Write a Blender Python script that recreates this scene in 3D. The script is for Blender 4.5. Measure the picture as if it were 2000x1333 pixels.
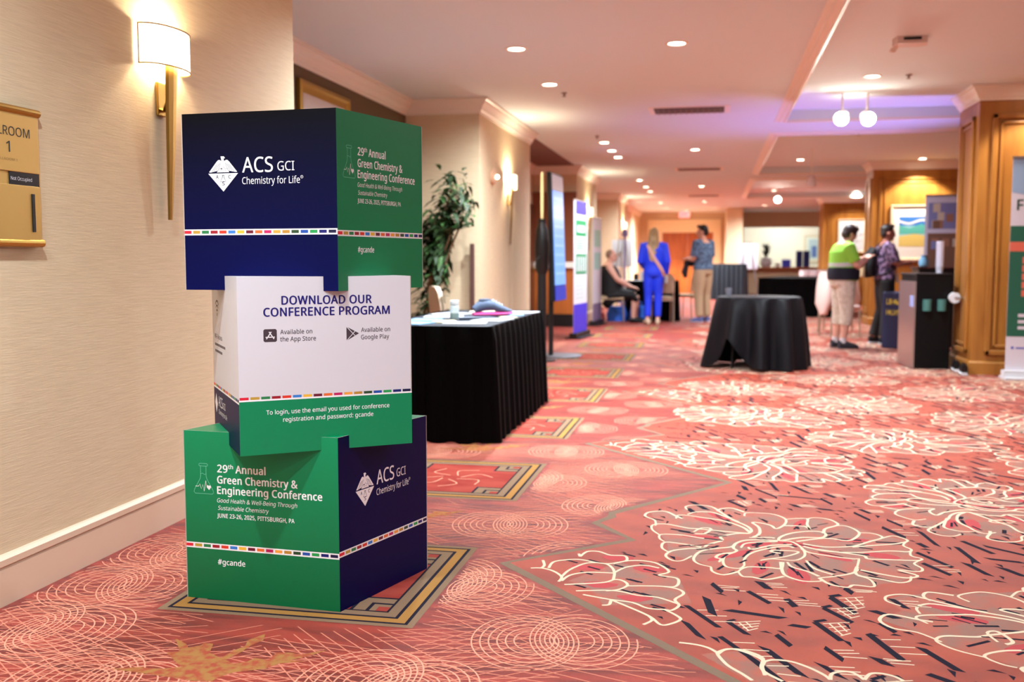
import bpy, bmesh, math, random
from mathutils import Vector, Matrix
for o in list(bpy.data.objects): bpy.data.objects.remove(o)
S = bpy.context.scene
COL = S.collection
R = math.radians
PI = math.pi
# ------------------------------------------------------------------ camera, world, exposure
cam = bpy.data.cameras.new('camera'); cam_o = bpy.data.objects.new('camera', cam); COL.objects.link(cam_o)
cam_o.location = (0, 0, 1.16); cam_o.rotation_euler = (R(90-4.676), 0, R(11.45))
cam.sensor_width = 36; cam.lens = 34.99; cam.clip_end = 120
cam.dof.use_dof = True; cam.dof.focus_distance = 3.25; cam.dof.aperture_fstop = 2.5
S.camera = cam_o
W = bpy.data.worlds.new('world'); S.world = W; W.use_nodes = True
bg = W.node_tree.nodes['Background']; bg.inputs[0].default_value = (.93, .97, 1.0, 1); bg.inputs[1].default_value = 0.24
S.view_settings.view_transform = 'Standard'; S.view_settings.look = 'None'; S.view_settings.gamma = 1
S.view_settings.use_curve_mapping = False; S.view_settings.exposure = 1.02
S.cycles.use_denoising = True
S.cycles.max_bounces = 7; S.cycles.diffuse_bounces = 3; S.cycles.glossy_bounces = 3
S.cycles.sample_clamp_indirect = 6
S.cycles.caustics_reflective = False; S.cycles.caustics_refractive = False
WARM = (.82, .93, 1.0)
CEIL, TRAY = 2.77, 2.88
def spot(name, loc, power, size, blend=.6, col=WARM, rot=(0, 0, 0), rad=.05):
    l = bpy.data.lights.new(name, 'SPOT'); l.energy = power; l.spot_size = R(size); l.spot_blend = blend
    l.color = col; l.shadow_soft_size = rad
    o = bpy.data.objects.new(name, l); COL.objects.link(o); o.location = loc; o.rotation_euler = rot; return o
def point(name, loc, power, rad=.03, col=(1, .85, .62)):
    l = bpy.data.lights.new(name, 'POINT'); l.energy = power; l.shadow_soft_size = rad; l.color = col
    o = bpy.data.objects.new(name, l); COL.objects.link(o); o.location = loc; return o
# ------------------------------------------------------------------ materials
def lin(c):
    return tuple(((v/255)/12.92 if v/255 <= .04045 else ((v/255+.055)/1.055)**2.4) for v in c)
MATS = {}
def mat(name, rgb, rough=.6, metal=0, spec=.4, emit=0, sheen=0, bump=None, mix=None, coat=0, fade=None):
    """mix=(rgb2, scale xyz, lo, hi) noise blend; bump=(scale xyz, strength)"""
    if name in MATS: return MATS[name]
    m = bpy.data.materials.new(name); m.use_nodes = True; nt = m.node_tree; b = nt.nodes['Principled BSDF']
    c = (*lin(rgb), 1)
    b.inputs['Base Color'].default_value = c; b.inputs['Roughness'].default_value = rough
    b.inputs['Metallic'].default_value = metal; b.inputs['Specular IOR Level'].default_value = spec
    if sheen: b.inputs['Sheen Weight'].default_value = sheen; b.inputs['Sheen Roughness'].default_value = .16
    if coat: b.inputs['Coat Weight'].default_value = coat
    if emit: b.inputs['Emission Color'].default_value = c; b.inputs['Emission Strength'].default_value = emit
    def tex(scale, detail=4):
        tc = nt.nodes.new('ShaderNodeTexCoord'); mp = nt.nodes.new('ShaderNodeMapping')
        mp.inputs['Scale'].default_value = scale; nt.links.new(tc.outputs['Object'], mp.inputs[0])
        n = nt.nodes.new('ShaderNodeTexNoise'); n.inputs['Scale'].default_value = 1; n.inputs['Detail'].default_value = detail
        nt.links.new(mp.outputs[0], n.inputs['Vector']); return n
    if mix:
        n = tex(mix[1]); r = nt.nodes.new('ShaderNodeValToRGB')
        r.color_ramp.elements[0].position = mix[2]; r.color_ramp.elements[1].position = mix[3]
        r.color_ramp.elements[0].color = c; r.color_ramp.elements[1].color = (*lin(mix[0]), 1)
        for p, q in mix[4:]:
            e = r.color_ramp.elements.new(p); e.color = (*lin(q), 1)
        nt.links.new(n.outputs['Fac'], r.inputs[0]); nt.links.new(r.outputs[0], b.inputs['Base Color'])
        if emit: nt.links.new(r.outputs[0], b.inputs['Emission Color'])
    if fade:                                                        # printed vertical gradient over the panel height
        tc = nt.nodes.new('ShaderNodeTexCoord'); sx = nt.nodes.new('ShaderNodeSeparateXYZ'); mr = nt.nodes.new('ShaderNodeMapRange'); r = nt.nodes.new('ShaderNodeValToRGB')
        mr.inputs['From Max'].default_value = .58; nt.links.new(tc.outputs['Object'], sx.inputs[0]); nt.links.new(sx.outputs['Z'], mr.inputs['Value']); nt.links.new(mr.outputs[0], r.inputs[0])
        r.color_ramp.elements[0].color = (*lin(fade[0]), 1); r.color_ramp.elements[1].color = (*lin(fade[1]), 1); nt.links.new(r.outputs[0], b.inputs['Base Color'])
    if bump:
        n = tex(bump[0]); bp = nt.nodes.new('ShaderNodeBump'); bp.inputs['Strength'].default_value = bump[1]; bp.inputs['Distance'].default_value = .004
        nt.links.new(n.outputs['Fac'], bp.inputs['Height']); nt.links.new(bp.outputs[0], b.inputs['Normal'])
    MATS[name] = m; return m
wallp = mat('cream_wallpaper', (223, 202, 168), .75, spec=.25, bump=((16, 16, 330), .2), mix=((216, 194, 160), (6, 6, 140), .4, .62))
olive = mat('olive_wallpaper', (104, 84, 58), .8, bump=((12, 12, 220), .3))
tanpaint = mat('tan_paint', (224, 198, 162), .8)
ceilm = mat('ceiling_paint', (224, 234, 236), .85, spec=.2)
white = mat('white_trim_paint', (240, 230, 216), .45)
base_m = mat('baseboard_paint', (226, 208, 190), .5)
wood = mat('honey_wood', (176, 118, 50), .38, spec=.45, mix=((150, 94, 36), (9, 9, 1.2), .35, .7))
wood_d = mat('dark_wood', (96, 50, 26), .45, mix=((76, 38, 20), (9, 9, 1.2), .35, .7))
wood_o = mat('orange_wood', (186, 104, 46), .4, mix=((160, 84, 34), (8, 8, 1), .35, .7))
gold = mat('brushed_brass', (176, 140, 66), .38, metal=1)
gold_p = mat('gold_plate', (206, 168, 96), .42, metal=.55)
black = mat('black_plastic', (14, 14, 16), .45)
blackcloth = mat('black_cloth', (3, 3, 4), .75, spec=.06)
navycloth = mat('navy_black_cloth', (8, 8, 14), .55, spec=.2)
steel = mat('brushed_steel', (176, 170, 168), .35, metal=1)
greysteel = mat('grey_steel_base', (112, 112, 120), .4, metal=.4)
paper = mat('white_paper', (216, 216, 220), .7)
paperblue = mat('blue_leaflet', (132, 176, 214), .6)
papercream = mat('cream_leaflet', (232, 222, 178), .6)
paperdark = mat('dark_leaflet', (42, 52, 74), .6)
lampglow = mat('lamp_lens', (255, 238, 214), .5, emit=14)
shade_m = mat('lit_lamp_shade', (255, 240, 210), .7, emit=1.3)
skin = mat('skin', (206, 148, 122), .55, spec=.35)
skin_l = mat('light_skin', (226, 172, 150), .55, spec=.35)
# ------------------------------------------------------------------ mesh builder
class MB:
    def __init__(s): s.v = []; s.f = []; s.mi = []; s.M = Matrix(); s.cur = 0
    def add(s, vs, fs, m=None):
        k = len(s.v); s.v += [tuple(s.M @ Vector(p)) for p in vs]
        s.f += [tuple(i+k for i in f) for f in fs]; s.mi += [s.cur if m is None else m]*len(fs); return s
    def quad(s, a, b, c, d, m=None): return s.add([a, b, c, d], [(0, 1, 2, 3)], m)
    def poly(s, pts, m=None): return s.add(pts, [tuple(range(len(pts)))], m)
    def box(s, c, d, m=None, rz=0, bev=0):
        x, y, z = d[0]/2, d[1]/2, d[2]/2
        if bev <= 0:
            p = [(-x, -y, -z), (x, -y, -z), (x, y, -z), (-x, y, -z), (-x, -y, z), (x, -y, z), (x, y, z), (-x, y, z)]
            fs = [(0, 3, 2, 1), (4, 5, 6, 7), (0, 1, 5, 4), (1, 2, 6, 5), (2, 3, 7, 6), (3, 0, 4, 7)]
        else:
            b = min(bev, x*.9, y*.9, z*.9); p = []; fs = []
            def ring(ix, iy, zz):
                k = len(p); n = 3
                for sx, sy, a0 in ((1, 1, 0), (-1, 1, 90), (-1, -1, 180), (1, -1, 270)):
                    for j in range(n+1):
                        a = R(a0+90*j/n); p.append((sx*(x-b)+(b-ix)*math.cos(a), sy*(y-b)+(b-iy)*math.sin(a), zz))
                return k
            rs = []
            for j in range(4):
                a = R(90*j/3); rs.append(ring(b*(1-math.sin(a)), b*(1-math.sin(a)), -z+b*(1-math.cos(a))))
            for j in range(4):
                a = R(90*j/3); rs.append(ring(b*(1-math.cos(a)), b*(1-math.cos(a)), z-b*(1-math.sin(a))))
            n = 16
            for q in range(len(rs)-1):
                for i in range(n):
                    fs.append((rs[q]+i, rs[q]+(i+1) % n, rs[q+1]+(i+1) % n, rs[q+1]+i))
            fs.append(tuple(rs[0]+i for i in reversed(range(n)))); fs.append(tuple(rs[-1]+i for i in range(n)))
        ca, sa = math.cos(rz), math.sin(rz)
        return s.add([(c[0]+a*ca-b_*sa, c[1]+a*sa+b_*ca, c[2]+e) for a, b_, e in p], fs, m)
    def tube(s, pts, rad, n=12, m=None, xax=None, cap=True):
        P = [Vector(p) for p in pts]; k = len(P); vs = []; fs = []
        rr = [r if isinstance(r, (tuple, list)) else (r, r) for r in (rad if isinstance(rad, list) else [rad]*k)]
        prev = None
        for i in range(k):
            t = (P[min(i+1, k-1)]-P[max(i-1, 0)])
            t = t.normalized() if t.length > 1e-9 else Vector((0, 0, 1))
            if xax is not None: a = Vector(xax)
            elif prev is not None: a = prev
            else: a = Vector((1, 0, 0)) if abs(t.x) < .8 else Vector((0, 1, 0))
            a = (a-t*a.dot(t)); a = a.normalized() if a.length > 1e-6 else t.orthogonal().normalized(); prev = a; b = t.cross(a)
            for j in range(n):
                q = 2*PI*j/n; vs.append(P[i]+a*(rr[i][0]*math.cos(q))+b*(rr[i][1]*math.sin(q)))
        for i in range(k-1):
            for j in range(n): fs.append((i*n+j, i*n+(j+1) % n, (i+1)*n+(j+1) % n, (i+1)*n+j))
        if cap: fs += [tuple(reversed(range(n))), tuple(range((k-1)*n, k*n))]
        return s.add(vs, fs, m)
    def lathe(s, prof, c=(0, 0, 0), n=24, m=None, cap=True):
        vs = []; fs = []; k = len(prof)
        for r, z in prof:
            for j in range(n):
                q = 2*PI*j/n; vs.append((c[0]+r*math.cos(q), c[1]+r*math.sin(q), c[2]+z))
        for i in range(k-1):
            for j in range(n): fs.append((i*n+j, i*n+(j+1) % n, (i+1)*n+(j+1) % n, (i+1)*n+j))
        if cap: fs += [tuple(reversed(range(n))), tuple(range((k-1)*n, k*n))]
        return s.add(vs, fs, m)
    def ell(s, c, r, n=14, m=None, rot=None):
        vs = []; fs = []; h = n//2+2
        Q = rot.to_matrix() if rot is not None else None
        for i in range(h+1):
            t = PI*i/h
            for j in range(n):
                q = 2*PI*j/n; p = Vector((r[0]*math.sin(t)*math.cos(q), r[1]*math.sin(t)*math.sin(q), r[2]*math.cos(t)))
                if Q: p = Q @ p
                vs.append((c[0]+p.x, c[1]+p.y, c[2]+p.z))
        for i in range(h):
            for j in range(n): fs.append((i*n+j, (i+1)*n+j, (i+1)*n+(j+1) % n, i*n+(j+1) % n))
        return s.add(vs, fs, m)
    def prism(s, poly, z0, z1, m=None):
        n = len(poly); vs = [(x, y, z0) for x, y in poly]+[(x, y, z1) for x, y in poly]
        fs = [tuple(reversed(range(n))), tuple(range(n, 2*n))]+[(i, (i+1) % n, n+(i+1) % n, n+i) for i in range(n)]
        return s.add(vs, fs, m)
    def ribbon(s, pts, w, z=0, m=None, closed=False):
        n = len(pts); vs = []; fs = []
        for i in range(n):
            a = pts[(i-1) % n] if closed or i > 0 else pts[i]; b = pts[(i+1) % n] if closed or i < n-1 else pts[i]
            dx, dy = b[0]-a[0], b[1]-a[1]; L = math.hypot(dx, dy) or 1; nx, ny = -dy/L, dx/L
            ww = w[i] if isinstance(w, list) else w
            vs += [(pts[i][0]+nx*ww/2, pts[i][1]+ny*ww/2, z), (pts[i][0]-nx*ww/2, pts[i][1]-ny*ww/2, z)]
        for i in range(n if closed else n-1):
            j = (i+1) % n; fs.append((2*i+1, 2*j+1, 2*j, 2*i))
        if z: s.zc = (getattr(s, 'zc', 0)+1) % 40; vs = [(x, y, q+s.zc*1e-5) for x, y, q in vs]   # crossing strokes never share a plane
        return s.add(vs, fs, m)
    def sweep(s, path, prof, m=None, closed=False):
        """prof: list of (out, z) ; path: list of (x,y); out = to the right of travel direction"""
        n = len(path); vs = []; fs = []; k = len(prof)
        for i in range(n):
            P = Vector(path[i]); d1 = d2 = None
            if i > 0 or closed: d1 = (P-Vector(path[i-1])).normalized()
            if i < n-1 or closed: d2 = (Vector(path[(i+1) % n])-P).normalized()
            d1 = d1 or d2; d2 = d2 or d1
            n1 = Vector((d1.y, -d1.x)); n2 = Vector((d2.y, -d2.x)); mm = (n1+n2); mm = mm/(mm.dot(n1) or 1)
            for o, z in prof: vs.append((P.x+mm.x*o, P.y+mm.y*o, z))
        for i in range(n if closed else n-1):
            j = (i+1) % n
            for q in range(k-1): fs.append((i*k+q, j*k+q, j*k+q+1, i*k+q+1))
        return s.add(vs, fs, m)
    def mesh(s, name, mats):
        me = bpy.data.meshes.new(name); me.from_pydata(s.v, [], s.f)
        for mm in (mats if isinstance(mats, (list, tuple)) else [mats]): me.materials.append(mm)
        me.polygons.foreach_set('material_index', s.mi)
        bm = bmesh.new(); bm.from_mesh(me); bmesh.ops.remove_doubles(bm, verts=bm.verts, dist=1e-6)
        bm.to_mesh(me); bm.free(); me.update(); return me
    def build(s, name, mats, parent=None, smooth=False, label=None, recalc=True):
        me = s.mesh(name, mats)
        if recalc:
            bm = bmesh.new(); bm.from_mesh(me); bmesh.ops.recalc_face_normals(bm, faces=bm.faces); bm.to_mesh(me); bm.free()
        if smooth:
            me.polygons.foreach_set('use_smooth', [True]*len(me.polygons))
            try: me.set_sharp_from_angle(angle=R(40))
            except Exception: pass
        o = bpy.data.objects.new(name, me); COL.objects.link(o)
        if parent: o.parent = parent
        if label: o['label'] = label
        return o
def thing(name, label, cat, loc=(0, 0, 0), rz=0, group=None):
    o = bpy.data.objects.new(name, None); COL.objects.link(o); o.location = loc; o.rotation_euler = (0, 0, rz); o.empty_display_size = .1
    o['label'] = label; o['category'] = cat
    if group: o['group'] = group
    return o
def tag(o, label, cat, group=None):
    o['label'] = label; o['category'] = cat
    if group: o['group'] = group
    return o
def struct(o): o['kind'] = 'structure'; return o
def dup(root, loc, rz, label, group=None):
    r = root.copy(); COL.objects.link(r); r.location = loc; r.rotation_euler = (0, 0, rz); r['label'] = label
    if group: r['group'] = group
    for ch in list(root.children):
        c = ch.copy(); COL.objects.link(c); c.parent = r
        for g in ch.children:
            d = g.copy(); COL.objects.link(d); d.parent = c
    return r
def smoothpath(p, k=5, closed=False):
    n = len(p); o = []
    rng = range(n if closed else n-1)
    for i in rng:
        g = lambda j: p[j % n] if closed else p[max(0, min(n-1, j))]
        a, b, c, d = g(i-1), g(i), g(i+1), g(i+2)
        for j in range(k):
            t = j/k; o.append(tuple(.5*((2*b[q])+(-a[q]+c[q])*t+(2*a[q]-5*b[q]+4*c[q]-d[q])*t*t+(-a[q]+3*b[q]-3*c[q]+d[q])*t**3) for q in range(len(b))))
    if not closed: o.append(p[-1])
    return o
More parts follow.
